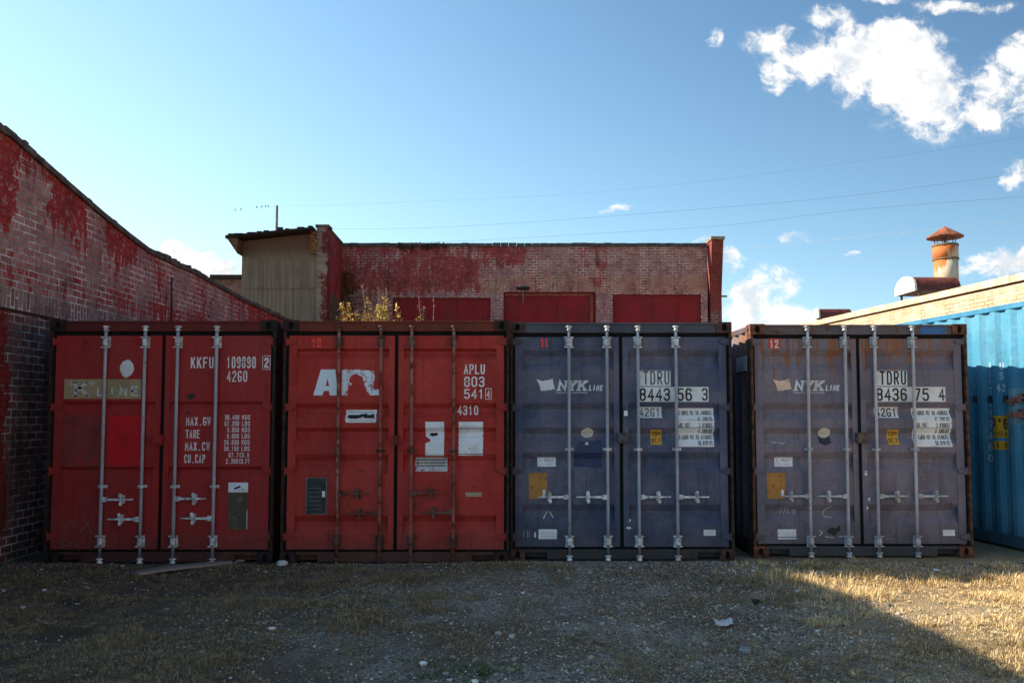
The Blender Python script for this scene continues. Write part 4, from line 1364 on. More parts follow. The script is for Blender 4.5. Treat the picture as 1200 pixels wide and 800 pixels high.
mark(C1, 'ell', 'sticker', WHITE, 136.5, 152.5, 421, 442, label='worn white oval sticker')
mark(C1, 'rect', 'paint_patch', sticker_mat('bright_red_touch_up', (0.52, 0.006, 0.014), RED1, 0.10, 9, stain=0.6), 125, 166, 487, 546, off=0.0005, label='brighter red repainted square')
mark(C1, 'rect', 'paint_patch', sticker_mat('dull_touch_up', (0.22, 0.034, 0.036), RED1, 0.35, 7), 70, 118, 486, 546, off=0.0004)
mark(C1, 'text', 'lettering', sticker_mat('faded_red_number', (0.30, 0.012, 0.012), RED1, 0.3, 40), '9', 90, 96, 396, 406, w=0.2)
multi(C1, 'lettering', GRAPH_W, [('KKFU', 220, 247, 418, 431)], w=0.13)
multi(C1, 'lettering', GRAPH_W, [('109890', 262.5, 297, 417.5, 431), ('42G0', 263, 287, 434, 447)], w=0.105, gap=1.5)
multi(C1, 'lettering', GRAPH_W, [('2', 307, 312.5, 418.5, 430.5)], w=0.17)
mark(C1, 'lines', 'lettering', GRAPH_W, [(305, 416.5), (314, 416.5), (314, 432.5), (305, 432.5), (305, 416.5)], w=0.006)
multi(C1, 'lettering', GRAPH_W, [('MAX.GW', 216, 245, 488.5, 498.5), ('TARE', 216, 232.5, 503.5, 513.5), ('MAX.CW', 215.5, 244.5, 518, 528), ('CU.CAP', 215, 239.5, 532.5, 542.5)], w=0.12, gap=1.1)
rows = []
for i, (a, b_) in enumerate([('30.480', 'KGS'), ('67.200', 'LBS'), ('3.850', 'KGS'), ('8.050', 'LBS'), ('26.630', 'KGS'), ('58.150', 'LBS')]):
    y0 = 486 + 7.35 * i
    xs0 = 261.5 if len(a) == 6 else 264.5
    rows += [(a, xs0, 278.5, y0, y0 + 5.6), (b_, 282, 291.5, y0, y0 + 5.6)]
rows += [('67.7', 267, 278.5, 530.5, 536), ('CU.M', 280, 291, 530.5, 536), ('2.390', 264, 278, 537.6, 543.2), ('CU.FT', 279.5, 291.5, 537.6, 543.2)]
multi(C1, 'lettering', GRAPH_W, rows, w=0.13, gap=1.0)
mark(C1, 'rect', 'sticker', WHITE, 267.5, 290.5, 565.5, 577, label='small white label above a brown plate')
mark(C1, 'poly', 'lettering', BLACK, [(274, 572), (281, 569), (282, 571), (275, 574)], off=0.002)
BRPL = sticker_mat('weathered_plate', (0.085, 0.068, 0.042), (0.16, 0.14, 0.10), 0.25, 12)
mark(C1, 'rect', 'plate', BRPL, 267.5, 290.5, 578, 620.5, ragged=0.006, off=0.004, label='weathered brown data plate')
mark(C1, 'lines', 'plate_edge', WHITE, [(290, 598), (290, 620)], w=0.007, off=0.005)
mark(C1, 'lines', 'chalk_mark', CHALK, [(74, 611), (78, 620), (83, 610)], [(86, 610), (85, 617), (91, 615)], w=0.006)
mark(C1, 'lines', 'chalk_mark', CHALK, [(98, 607), (109, 625)], [(108, 608), (95, 624)], w=0.006)
mark(C1, 'lines', 'chalk_mark', CHALK, [(73, 635), (79, 632), (74, 637), (80, 640), (73, 642), (74, 635)], [(84, 635), (84, 641)], [(84, 637), (89, 634)], [(91, 635), (94, 637), (91, 640), (95, 641)], w=0.006)
mark(C1, 'lines', 'chalk_mark', CHALK, [(269, 627), (273, 633)], [(277, 626), (275, 631), (279, 632)], [(282, 631), (285, 625), (286, 631)], w=0.005)
mark(C1, 'ell', 'rust_spot', BLACK, 217, 226, 460.5, 468, wob=0.3)
mark(C1, 'ell', 'rust_spot', BLACK, 217, 221, 482, 485, wob=0.3)

# --- container 2
PEEL = sticker_mat('peeling_white_logo', (0.66, 0.74, 0.80), RED2, 0.05, 26, stain=0.3)
PEEL2 = sticker_mat('torn_white_logo', (0.62, 0.66, 0.70), RED2, 0.42, 24, stain=0.3)
mark(C2, 'text', 'lettering', ORED, '10', 363, 374, 395.5, 406.5, w=0.16, gap=0.8)
mark(C2, 'poly', 'logo', PEEL, [(365.5, 463), (374, 432.5), (391, 432.5), (395, 463), (385, 463), (384, 458), (378, 458), (376, 463)], label='white letter A of the logo')
mark(C2, 'poly', 'logo', sticker_mat('logo_counter', RED2, RED2F, 0.2, 12), [(380, 452), (382, 443), (384, 452)], off=0.0022)
mark(C2, 'poly', 'logo', PEEL2, [(398.5, 463), (399, 433), (414, 432.5), (436, 434), (438, 441), (436, 452), (435, 455), (443, 456), (443.5, 463), (433, 463), (428, 457), (425, 448), (423, 441),
                                 (414, 437.5), (409, 441), (407.5, 446), (406.5, 451), (405.5, 463)], label='torn white letters of the peeling logo')
for pc_ in ([(399.5, 460), (400, 435), (404, 434), (404.5, 447), (403, 460)], [(410, 433.5), (421, 433.8), (421, 437), (414, 436)],
            [(427, 434), (433, 434.5), (434, 447), (429.5, 445)], [(435.5, 457), (443, 457.5), (443, 462.5), (436.5, 462.5)], [(407, 447), (411, 449), (409, 452)]):
    mark(C2, 'poly', 'logo', PEEL, pc_, off=0.0016)
mark(C2, 'rect', 'sticker', WHITE, 403.5, 440, 480, 495, ragged=0.012, label='white strip with smudged dark print')
mark(C2, 'poly', 'print', BLACK, [(405, 487), (410, 485.5), (416, 486), (424, 485), (428, 484), (429, 486), (437, 485), (438, 490), (428, 490), (424, 488.5), (417, 490.5), (408, 490)], off=0.0022)
mark(C2, 'lines', 'print', GREYP, [(406, 482.8), (437, 482.8)], [(408, 492.8), (436, 492.8)], w=0.005, off=0.0022)
mark(C2, 'rect', 'plate', simple('dark_plate', (0.022, 0.026, 0.026), 0.5, var=0.5, scale=20), 359.5, 382, 560.5, 602, off=0.006, label='dark framed data plate')
mark(C2, 'lines', 'plate_frame', simple('plate_edge', (0.16, 0.15, 0.13), 0.6, var=0.5), [(359, 560), (382.5, 560), (382.5, 602.5), (359, 602.5), (359, 560)], w=0.010, off=0.008)
mark(C2, 'rect', 'sticker', WHITE, 377.5, 381, 575.5, 582.5, off=0.0085)
mark(C2, 'lines', 'print', GREYP, *[[(362, y), (376, y)] for y in (572, 577, 582, 587, 592, 597)], w=0.006, off=0.0075)
L2 = GRAPH_W
multi(C2, 'lettering', L2, [('APLU', 543, 568, 426.5, 438), ('803', 543.5, 567.5, 441, 453), ('541', 543.5, 567, 455.5, 467)], w=0.14, gap=1.1)
multi(C2, 'lettering', L2, [('4', 570, 574, 457, 466)], w=0.15)
mark(C2, 'lines', 'lettering', L2, [(568.8, 455), (575.5, 455), (575.5, 467.5), (568.8, 467.5), (568.8, 455)], w=0.006)
multi(C2, 'lettering', L2, [('4310', 535.5, 560, 475, 486)], w=0.14, gap=1.1)
mark(C2, 'poly', 'sticker', WHITE, [(498, 494), (520, 494), (520, 534), (498, 534), (498, 519), (502.5, 518), (504.5, 515.5), (498, 511)], label='torn white label')
mark(C2, 'ell', 'rust_spot', simple('hole_dark_red', (0.035, 0.01, 0.01), 0.9), 503, 513, 507, 511, off=0.002, wob=0.25)
mark(C2, 'rect', 'sticker', WHITE, 537, 566, 494, 534, ragged=0.010, label='blank white label')
mark(C2, 'lines', 'print', simple('pale_print', (0.45, 0.47, 0.5), 0.6), *[[(539, y), (563, y)] for y in (499, 503, 507, 512)], w=0.005, off=0.002)
mark(C2, 'rect', 'sticker', sticker_mat('striped_label', (0.55, 0.54, 0.52), RED2, 0.3, 24), 486, 524, 536, 552.5, ragged=0.02, label='worn label printed with dark lines')
mark(C2, 'lines', 'print', BLACK, *[[(488, y), (521, y)] for y in (539, 542.5, 546)], w=0.010, off=0.002)
mark(C2, 'rect', 'plate', simple('beige_plate', (0.42, 0.30, 0.22), 0.6), 545.5, 565, 577, 582, off=0.006)
mark(C2, 'lines', 'chalk_mark', CHALK, [(406, 470), (401, 467), (402, 474), (408, 473), (404, 476)], w=0.005)

# --- containers 3 and 4
NYKW = sticker_mat('white_paint_logo', (0.62, 0.64, 0.66), BLU3, 0.10, 45)
REDN = sticker_mat('red_number', (0.85, 0.05, 0.055), BLU3F, 0.04, 40, stain=0.1)
YELL = sticker_mat('yellow_sticker', (0.55, 0.30, 0.03), (0.2, 0.08, 0.02), 0.15, 30)
ORPL = sticker_mat('orange_placard', (0.42, 0.20, 0.045), (0.18, 0.09, 0.03), 0.38, 26)
LABW = sticker_mat('white_number_panel', (0.60, 0.64, 0.66), (0.35, 0.36, 0.38), 0.15, 30)


def nyk(C, o, oy, num4, num2, chk, code, flag_col, blackcode, wgt):
    X_ = lambda v: v + o
    mark(C, 'poly', 'logo', flag_col, [(X_(628.5), 444), (X_(636), 446), (X_(643), 445), (X_(648), 443.5), (X_(649), 449), (X_(650.5), 455.5), (X_(643), 457), (X_(634), 457.5), (X_(632.5), 451), (X_(630.5), 447)],
         label='small flag beside the lettering')
    mark(C, 'text', 'lettering', NYKW, 'NYK', X_(653.5), X_(687), 445.5, 457.5, w=0.24, serif=True, shear=0.18, gap=0.6)
    mark(C, 'text', 'lettering', NYKW, 'LINE', X_(690.5), X_(706.5), 451, 457.5, w=0.22, shear=0.18, gap=1.0)
    mark(C, 'lines', 'lettering', NYKW, [(X_(653), 459.8), (X_(689), 459.8)], w=0.006)
    mark(C, 'rect', 'number_panel', LABW, X_(749), X_(787.5), 433.5, 452, off=0.0008)
    mark(C, 'rect', 'number_panel', LABW, X_(749), X_(832), 453, 470.5, off=0.0008)
    mark(C, 'rect', 'number_panel', LABW, X_(749), X_(777), 476.5, 489.5, off=0.0008)
    multi(C, 'lettering', GREYP if not blackcode else BLACK, [('TDRU', X_(755), X_(786), 434.5, 450.5)], w=0.12, gap=1.4, off=0.0022)
    multi(C, 'lettering', BLACK, [(num4, X_(750.5), X_(786.5), 454.5, 469.5), (num2, X_(795), X_(812.5), 454.5, 469.5)], w=0.14, gap=1.0, off=0.0022)
    multi(C, 'lettering', BLACK, [(chk, X_(824), X_(831), 454.5, 469)], w=0.13, off=0.0022)
    multi(C, 'lettering', BLACK if blackcode else GREYP, [(code, X_(750.5), X_(775.5), 478, 488)], w=0.14, gap=1.2, off=0.0022)
    mark(C, 'rect', 'weight_panel', sticker_mat('weight_panel_white', (0.66, 0.70, 0.72), (0.35, 0.36, 0.38), 0.08, 30), X_(793), X_(838.5), 478, 523.5, ragged=0.012, off=0.0008)
    rows_ = [('MAX GROSS WGT', X_(794), X_(815), 481, 486.2), (wgt[0] + 'KGS', X_(817), X_(836), 481, 486.2), (wgt[1] + 'LBS', X_(819), X_(836), 488.2, 493.2),
             ('TARE WGT', X_(794), X_(809), 495.4, 500.6), (wgt[2] + 'KGS', X_(820), X_(836), 495.4, 500.6), (wgt[3] + 'LBS', X_(820), X_(836), 502.6, 507.8),
             ('MAX CARGO WGT', X_(794), X_(815), 509.6, 514.8), (wgt[4] + 'KGS', X_(817), X_(836), 509.6, 514.8), (wgt[5] + 'LBS', X_(819), X_(836), 516.6, 521.8)]
    multi(C, 'lettering', GREYP, rows_, w=0.14, gap=0.9, off=0.002)
    mark(C, 'rect', 'sticker', YELL, X_(763.5), X_(776.5), 503.5, 521, off=0.0009, label='small yellow sticker')
    multi(C, 'lettering', BLACK, [('CBM', X_(765), X_(775), 505.5, 510.5), ('67.7', X_(765), X_(775), 513.5, 518.5)], w=0.15, gap=0.9, off=0.0022)
    mark(C, 'rect', 'sticker', WHITE, X_(824), X_(838), 621, 628, off=0.0009)
    mark(C, 'rect', 'sticker', ORPL, X_(619.5), X_(641), 554, 584.5, ragged=0.006, off=0.002, label='faded orange placard')
    mark(C, 'rect', 'sticker', WHITE, X_(630), X_(651.5), 536, 547, off=0.0009)
    multi(C, 'lettering', GREYP, [('I.WEEP', X_(632), X_(649.5), 537.5, 541.2), ('I.WAY', X_(635), X_(648), 543, 545.6)], w=0.13, gap=1.0, off=0.002)
    mark(C, 'rect', 'sticker', WHITE, X_(631), X_(652.5), 620.5, 632, off=0.0009)
    mark(C, 'lines', 'print', simple('faint_print', (0.30, 0.34, 0.38), 0.6), *[[(X_(633), y), (X_(650), y)] for y in (624, 626.5, 629)], w=0.004, off=0.002)
    mark(C, 'rect', 'sticker', WHITE, X_(636), X_(639), 574, 582, off=0.0031)
    mark(C, 'ell', 'sticker', sticker_mat('cream_spot', (0.62, 0.58, 0.50), BLU3, 0.12, 25), X_(681.5), X_(696.5), 501.5, 513, off=0.001)


nyk(C3, 0, 0, '8443', '56', '3', '42G1', NYKW, False, ('30.480', '67.200', '3.870', '8.380', '26.610', '58.820'))
mark(C3, 'text', 'lettering', REDN, '11', 633.5, 643.5, 396, 406.5, w=0.2, gap=0.2)
mark(C3, 'poly', 'paint_patch', sticker_mat('dark_blue_patch', (0.030, 0.045, 0.105), BLU3, 0.15, 10), [(678, 518), (705, 516), (706, 548), (673, 547), (673, 530)], off=0.0004)
mark(C3, 'lines', 'chalk_mark', NYKW, [(637, 608), (641, 600.5)], [(644.5, 600.5), (648, 607)], w=0.010)
mark(C3, 'lines', 'chalk_mark', simple('grey_tick', (0.25, 0.26, 0.28), 0.8), [(614, 622), (613, 630)], [(618, 622), (618, 630)], [(620, 623), (620, 630)], w=0.007)
mark(C3, 'rect', 'sticker', WHITE, 626, 628, 624, 630, off=0.001)
mark(C3, 'rect', 'sticker', WHITE, 732, 737, 481, 487, off=0.001)
mark(C3, 'ell', 'sticker', WHITE, 735, 739.5, 608, 612, off=0.001)
mark(C3, 'rect', 'sticker', WHITE, 734, 739, 617.5, 620, off=0.001)
mark(C3, 'ell', 'sticker', NYKW, 686, 690, 518, 521.5, off=0.0015)
nyk(C4, 279.5, 0, '8436', '75', '4', '42G1', sticker_mat('peach_flag', (0.66, 0.48, 0.36), PUR4, 0.22, 30), True, ('30.480', '67.200', '3.830', '8.380', '26.650', '58.820'))
mark(C4, 'rect', 'number_plate', sticker_mat('red_number_ground', (0.42, 0.06, 0.05), PUR4, 0.2, 20), 903, 918, 396, 409, off=0.0008)
mark(C4, 'text', 'lettering', sticker_mat('pink_number', (0.72, 0.55, 0.52), PUR4, 0.1, 40), '12', 905, 915.5, 397.5, 407.5, w=0.18, gap=1.0, off=0.0022)
mark(C4, 'poly', 'sticker', simple('dark_grey_sticker', (0.035, 0.038, 0.048), 0.7), [(961, 508), (975.5, 508), (975.5, 519), (968, 522), (962, 519)], off=0.0009)
mark(C4, 'lines', 'chalk_mark', NYKW, [(917, 597), (915, 602)], [(921, 596), (919, 603)], [(924, 597), (923, 601), (926, 602)], [(934, 596), (930, 598), (934, 600), (931, 603), (929, 600), (934, 596)], w=0.005)
mark(C4, 'lines', 'chalk_mark', NYKW, [(974, 594), (968, 597), (965, 602), (967, 606), (975, 607)], w=0.005)
mark(C4, 'lines', 'chalk_mark', NYKW, [(906, 518), (909, 519), (912, 518)], [(914, 518), (917, 520), (921, 519)], w=0.006)
mark(C4, 'poly', 'graffiti', BLACK, [(968, 621), (975, 618), (978, 620), (983, 616), (984, 622), (980, 624), (977, 629), (973, 626), (969, 625)], off=0.0012)
mark(C4, 'lines', 'chalk_mark', NYKW, [(959, 622), (963, 624), (959, 628)], [(966, 629), (975, 630)], [(982, 629), (988, 629)], w=0.006)
for (a, b_, c, d_) in ((1013, 1017, 552, 557), (1016, 1020, 583, 587)):
    mark(C4, 'ell', 'scuff', NYKW, a, b_, c, d_, off=0.001, wob=0.4)
mark(C4, 'rect', 'sticker', WHITE, 1015, 1019, 594, 597, off=0.001)
# company plate on the left side wall of the last container
s = MB()
xs_ = -CW / 2 + 0.004
s.box(xs_ - 0.006, xs_ + 0.004, 0.19, 0.62, 2.075, 2.245)
s.build('side_plate', sticker_mat('side_plate_white', (0.42, 0.46, 0.50), (0.06, 0.06, 0.07), 0.3, 20), C4[0])

# ------------------------------------------------------------------ blue container, side on
YB = math.atan(0.123)
BH = 2.896
BLUEP = painted('sky_blue_paint', (0.045, 0.205, 0.335), (0.085, 0.255, 0.38), rust=0.3, streak=0.3, seed=41.0, spot=0.70, dirt=0.5)
BLUEF = painted('sky_blue_frame', (0.03, 0.17, 0.30), (0.05, 0.2, 0.34), rust=0.6, seed=43.0, spot=0.6, dirt=0.7)
bb = empty('shipping_container', (5.97 + 1.219, 9.62 - 0.15, 0), rz=YB, label='bright blue container standing side on with a sunlit top, at the right edge', cat='shipping container', group=None)
LB = 6.06
build_shell(bb, LB, BH, BLUEP, BLUEF, BLUEP)
for sx in (-1, 1):
    for (yy, face) in ((0.0, -1), (LB - 0.178, 1)):
        for zz in (0.0, BH - 0.118):
            s = MB()
            casting(s, sx, yy, zz, face)
            s.build('corner_casting', [BLUEF, HOLE], bb)
s = MB()
for sx in (-1, 1):
    a, b_ = sorted((sx * (CW / 2 - 0.003), sx * (CW / 2 - 0.15)))
    s.box(a, b_, 0.004, 0.16, 0.118, BH - 0.118)
s.box(-CW / 2 + 0.163, CW / 2 - 0.163, 0.01, 0.1, BH - 0.11, BH - 0.01)
s.box(-CW / 2 + 0.163, CW / 2 - 0.163, 0.01, 0.1, 0.01, 0.15)
s.build('end_frame', BLUEF, bb, bevel=0.004)
s = MB()
vs = []
for (x, d_) in side_profile(CW, 0.155, CW - 0.155):
    vs += [(x - CW / 2, 0.035 + d_, 0.15), (x - CW / 2, 0.035 + d_, BH - 0.11)]
s.add(vs, [(2 * i, 2 * i + 2, 2 * i + 3, 2 * i + 1) for i in range(len(vs) // 2 - 1)])
s.build('end_wall', BLUEP, bb, recalc=False)
bpy.context.view_layer.update()
Mi = (Matrix.Translation(bb.location) @ Matrix.Rotation(YB, 4, 'Z')).inverted()
Mr = Mi.to_3x3()


def on_blue(px, py):
    """local (y, z) on the yard side of the blue container"""
    o_ = Mi @ Vector((0, 0, 1.6))
    d_ = Mr @ ray(px, py)
    tt = (-CW / 2 + 0.010 - o_.x) / d_.x
    q = o_ + d_ * tt
    return q.y, q.z


spr = side_profile(LB)
spy, spd = [q[0] for q in spr], [q[1] for q in spr]


def bsurf(u, v, off=0.001):
    y = -u
    return (-CW / 2 + 0.006 + float(np.interp(y, spy, spd)) - off, y, v)


def bmark(kind, name, mat_, *a, label=None, **kw):
    d = Decal(bsurf)
    if kind == 'text':
        s_, x0, x1, y0, y1 = a
        (ua, za), (ub, zb_) = on_blue(x0, y0), on_blue(x1, y1)
        d.text(s_, -ua, -ub, zb_, za, **kw)
    elif kind == 'rect':
        x0, x1, y0, y1 = a
        (ua, za), (ub, zb_) = on_blue(x0, y0), on_blue(x1, y1)
        # follow the corrugation: many narrow columns
        nn_ = 40
        for i in range(nn_):
            u0_, u1_ = ua + (ub - ua) * i / nn_, ua + (ub - ua) * (i + 1) / nn_
            o_ = kw.get('off', 0.001)
            d.mb.add([bsurf(-u0_, zb_, o_), bsurf(-u1_, zb_, o_), bsurf(-u1_, za, o_), bsurf(-u0_, za, o_)], [(0, 1, 2, 3)])
    o = d.build(name, mat_, bb)
    if label:
        o['label'] = label


BW = sticker_mat('pale_blue_lettering', (0.42, 0.52, 0.60), (0.035, 0.185, 0.33), 0.25, 40)
for i, chh in enumerate('CLLU'):
    if i:
        bmark('text', 'lettering', BW, chh, 1156.5, 1160, 415 + i * 9.5, 422 + i * 9.5, w=0.16)
for i, chh in enumerate('7017460'):
    bmark('text', 'lettering', BW, chh, 1156, 1160.5, 454 + i * 13, 462.5 + i * 13, w=0.14)
for i, chh in enumerate('US'):
    bmark('text', 'lettering', BW, chh, 1169.5, 1173, 425 + i * 11, 433 + i * 11, w=0.16)
bmark('text', 'lettering', BW, '42', 1167.5, 1175, 450, 459, w=0.15)
bmark('rect', 'paint_patch', simple('grey_blue_patch', (0.11, 0.24, 0.32), 0.7), 1178, 1199.5, 455, 498, off=0.0015)
BY = sticker_mat('height_warning_yellow', (0.50, 0.30, 0.02), (0.10, 0.07, 0.02), 0.15, 30)
bmark('rect', 'sticker', BY, 1160.5, 1179, 487, 513, off=0.002, label='yellow height warning sticker')
bmark('rect', 'sticker', BY, 1160.5, 1179, 516, 527, off=0.002)
bmark('text', 'lettering', BLACK, '9', 1161.5, 1167, 488.5, 500, w=0.2, off=0.004)
bmark('text', 'lettering', BLACK, "'6", 1168.5, 1178, 490, 503, w=0.16, gap=0.0, off=0.004)
bmark('text', 'lettering', BLACK, 'HIGH', 1162, 1177.5, 505, 511, w=0.15, off=0.004)
bmark('text', 'lettering', BLACK, '2.9 M', 1162, 1177.5, 518, 525, w=0.15, off=0.004)
for (px, py) in ((1187, 470), (1196, 466), (1187, 486), (1196, 484)):
    y_, z_ = on_blue(px, py)
    s = MB()
    s.box(-CW / 2 - 0.004, -CW / 2 + 0.03, y_ - 0.025, y_ + 0.025, z_ - 0.05, z_ + 0.05)
    s.box(-CW / 2 - 0.002, -CW / 2 + 0.02, y_ - 0.12, y_ + 0.12, z_ - 0.012, z_ + 0.012)
    s.build('bracket', RODRED, bb, bevel=0.003)
s = MB()
for i in range(7):
    y_ = 0.32 + i * 0.278
    s.box(-CW / 2 + 0.010, -CW / 2 + 0.040, y_ - 0.02, y_ + 0.03, 1.72, 1.80)
s.build('lashing_lugs', simple('lug_dark', (0.02, 0.03, 0.04), 0.8), bb)

# ------------------------------------------------------------------ gravel and grass
rs = np.random.RandomState(11)


def fill(name, V, Fc, mats, midx=None, smooth=False):
    me = bpy.data.meshes.new(name)
    me.vertices.add(len(V))
    me.vertices.foreach_set('co', V.astype(np.float32).ravel())
    k = Fc.shape[1]
    me.loops.add(Fc.size)
    me.loops.foreach_set('vertex_index', Fc.astype(np.int32).ravel())
    me.polygons.add(len(Fc))
    me.polygons.foreach_set('loop_start', np.arange(0, Fc.size, k, dtype=np.int32))
    if midx is not None:
        me.polygons.foreach_set('material_index', midx.astype(np.int32))
    if smooth:
        me.polygons.foreach_set('use_smooth', np.ones(len(Fc), bool))
    for m in mats:
        me.materials.append(m)
    me.update(calc_edges=True)
    o = bpy.data.objects.new(name, me)
    COL.objects.link(o)
    return o


def rocks(n, xr, yr, size, dens, seed):
    r = np.random.RandomState(seed)
    X = r.uniform(*xr, n)
    Y = r.uniform(*yr, n)
    keep = r.rand(n) < dens(X, Y)
    X, Y = X[keep], Y[keep]
    n = len(X)
    t_ = (1 + 5 ** 0.5) / 2
    base = np.array([(-1, t_, 0), (1, t_, 0), (-1, -t_, 0), (1, -t_, 0), (0, -1, t_), (0, 1, t_), (0, -1, -t_), (0, 1, -t_), (t_, 0, -1), (t_, 0, 1), (-t_, 0, -1), (-t_, 0, 1)]) / 1.9
    fc = np.array([(0, 11, 5), (0, 5, 1), (0, 1, 7), (0, 7, 10), (0, 10, 11), (1, 5, 9), (5, 11, 4), (11, 10, 2), (10, 7, 6), (7, 1, 8), (3, 9, 4), (3, 4, 2), (3, 2, 6), (3, 6, 8), (3, 8, 9), (4, 9, 5), (2, 4, 11), (6, 2, 10), (8, 6, 7), (9, 8, 1)])
    sz = size[0] + (size[1] - size[0]) * r.rand(n) ** 3
    P = base[None] * (1 + r.uniform(-0.28, 0.28, (n, 12, 1)))
    P = P * np.stack([r.uniform(0.7, 1.3, n), r.uniform(0.7, 1.3, n), r.uniform(0.45, 0.8, n)], -1)[:, None] * sz[:, None, None]
    a = r.uniform(0, 6.28, n)
    c, s_ = np.cos(a)[:, None], np.sin(a)[:, None]
    Px, Py = P[..., 0] * c - P[..., 1] * s_, P[..., 0] * s_ + P[..., 1] * c
    V = np.stack([Px + X[:, None], Py + Y[:, None], P[..., 2] + (gh(X, Y) + sz * 0.15)[:, None]], -1).reshape(-1, 3)
    Fc = (fc[None] + (np.arange(n) * 12)[:, None, None]).reshape(-1, 3)
    mi = np.repeat(r.choice(4, n, p=[0.36, 0.34, 0.26, 0.04]), 20)
    return V, Fc, mi


STONES = [simple('stone_grey', (0.36, 0.325, 0.28), 0.9, var=0.4, scale=12), simple('stone_dark', (0.10, 0.092, 0.085), 0.9, var=0.4, scale=12),
          simple('stone_tan', (0.38, 0.29, 0.20), 0.9, var=0.4, scale=12), simple('stone_pale', (0.66, 0.64, 0.61), 0.85, var=0.2, scale=12)]


def grav_d(x, y):
    d = vnoise(x, y, 0.8, 21) * 0.6 + vnoise(x, y, 3.0, 22) * 0.4
    v = np.clip((d - 0.40) * 4.0, 0.05 + 0.5 * np.exp(-((x - 1.2) / 2.6) ** 2), 1)
    v = v * np.clip(0.30 + (x + 2.6) / 2.6, 0.22, 1)
    v = np.where(y > 8.6, np.maximum(v, 0.55 * (x > -0.6) + 0.2), v)
    v = np.where((x > 2.5) & (y < 8.6), v * 0.5, v)
    return v


V1, F1, M1 = rocks(230000, (-6.0, 7.0), (4.4, 9.35), (0.003, 0.011), grav_d, 31)
V2, F2, M2 = rocks(2600, (-6.0, 7.0), (4.4, 9.3), (0.008, 0.030), grav_d, 32)
g = fill('gravel', np.concatenate([V1, V2]), np.concatenate([F1, F2 + len(V1)]), STONES, np.concatenate([M1, M2]))
tag(g, 'loose grey gravel scattered over the bare soil of the yard', 'gravel', kind='stuff')


def grass(n, xr, yr, dens, hgt, seed, flat=0.5, colors=4):
    r = np.random.RandomState(seed)
    nt_ = n // 14
    tx, ty = r.uniform(*xr, nt_), r.uniform(*yr, nt_)
    tk = r.rand(nt_) < dens(tx, ty)
    tx, ty = tx[tk], ty[tk]
    m_ = np.maximum(1, (14 * r.rand(len(tx)) ** 1.5 * 2.2)).astype(int)
    X = np.repeat(tx, m_)
    Y = np.repeat(ty, m_)
    n = len(X)
    ta = r.uniform(0, 6.28, n)
    tr = np.abs(r.normal(0, 0.030, n))
    X, Y = X + np.cos(ta) * tr, Y + np.sin(ta) * tr
    n = len(X)
    H_ = hgt(X, Y) * (0.35 + 0.9 * r.rand(n))
    a = ta + r.normal(0, 0.7, n)
    w = r.uniform(0.0010, 0.0026, n)
    lean = r.uniform(0.1, 1.0, n) * flat * 2.2
    dx, dy = np.cos(a), np.sin(a)
    bx, by = np.cos(a + 1.57) * w, np.sin(a + 1.57) * w
    z0 = gh(X, Y) - 0.004
    V = np.zeros((n, 5, 3))
    mid, top = 0.5, 1.0
    hm = H_ * 0.6 / np.sqrt(1 + lean ** 2 * 0.4)
    ht = H_ / np.sqrt(1 + lean ** 2 * 1.4)
    V[:, 0] = np.stack([X - bx, Y - by, z0], -1)
    V[:, 1] = np.stack([X + bx, Y + by, z0], -1)
    V[:, 2] = np.stack([X + dx * H_ * lean * 0.25 + bx * 0.8, Y + dy * H_ * lean * 0.25 + by * 0.8, z0 + hm], -1)
    V[:, 3] = np.stack([X + dx * H_ * lean * 0.25 - bx * 0.8, Y + dy * H_ * lean * 0.25 - by * 0.8, z0 + hm], -1)
    V[:, 4] = np.stack([X + dx * H_ * lean * 0.8, Y + dy * H_ * lean * 0.8, z0 + ht], -1)
    tri = np.array([(0, 1, 2), (0, 2, 3), (3, 2, 4)])
    Fc = (tri[None] + (np.arange(n) * 5)[:, None, None]).reshape(-1, 3)
    return V.reshape(-1, 3), Fc, n, X, Y, r


STRAW = [simple('straw_gold', (0.70, 0.50, 0.23), 0.8, var=0.3, scale=20, bump=0), simple('straw_pale', (0.78, 0.63, 0.37), 0.8, var=0.3, scale=20, bump=0),
         simple('straw_brown', (0.30, 0.18, 0.08), 0.85, var=0.3, scale=20, bump=0), simple('grass_olive', (0.115, 0.115, 0.045), 0.8, var=0.3, scale=20, bump=0),
         simple('dead_grass_grey', (0.36, 0.265, 0.15), 0.9, var=0.3, scale=20, bump=0)]


def d_right(x, y):
    d = vnoise(x, y, 1.4, 51) * 0.6 + vnoise(x, y, 5.0, 52) * 0.4
    return np.clip((x - 2.0) / 1.6, 0, 1) * np.clip((d - 0.22) * 3.2, 0.04, 1) * np.clip((9.3 - y) / 0.5, 0.12, 1)


def h_right(x, y):
    return 0.022 + 0.085 * vnoise(x, y, 3.2, 53) ** 2 + 0.055 * np.exp(-((y - 8.35) / 0.25) ** 2)


Vr, Fr, n_, Xr, Yr, r_ = grass(230000, (1.6, 7.5), (4.4, 9.4), d_right, h_right, 61, flat=0.95)
pr_ = np.where(vnoise(Xr, Yr, 1.1, 55) > 0.60, 1, 0)
mi_ = np.where(r_.rand(n_) < 0.5, 0, np.where(r_.rand(n_) < 0.6, 1, 2))
mi_ = np.where((pr_ == 1) & (r_.rand(n_) < 0.35), 2, mi_)
mi_ = np.where((r_.rand(n_) < 0.035), 3, mi_)
g = fill('dry_grass', Vr, Fr, STRAW, np.repeat(mi_, 3))
tag(g, 'pale straw coloured dry grass, sunlit in a wedge at the right', 'grass', kind='stuff')


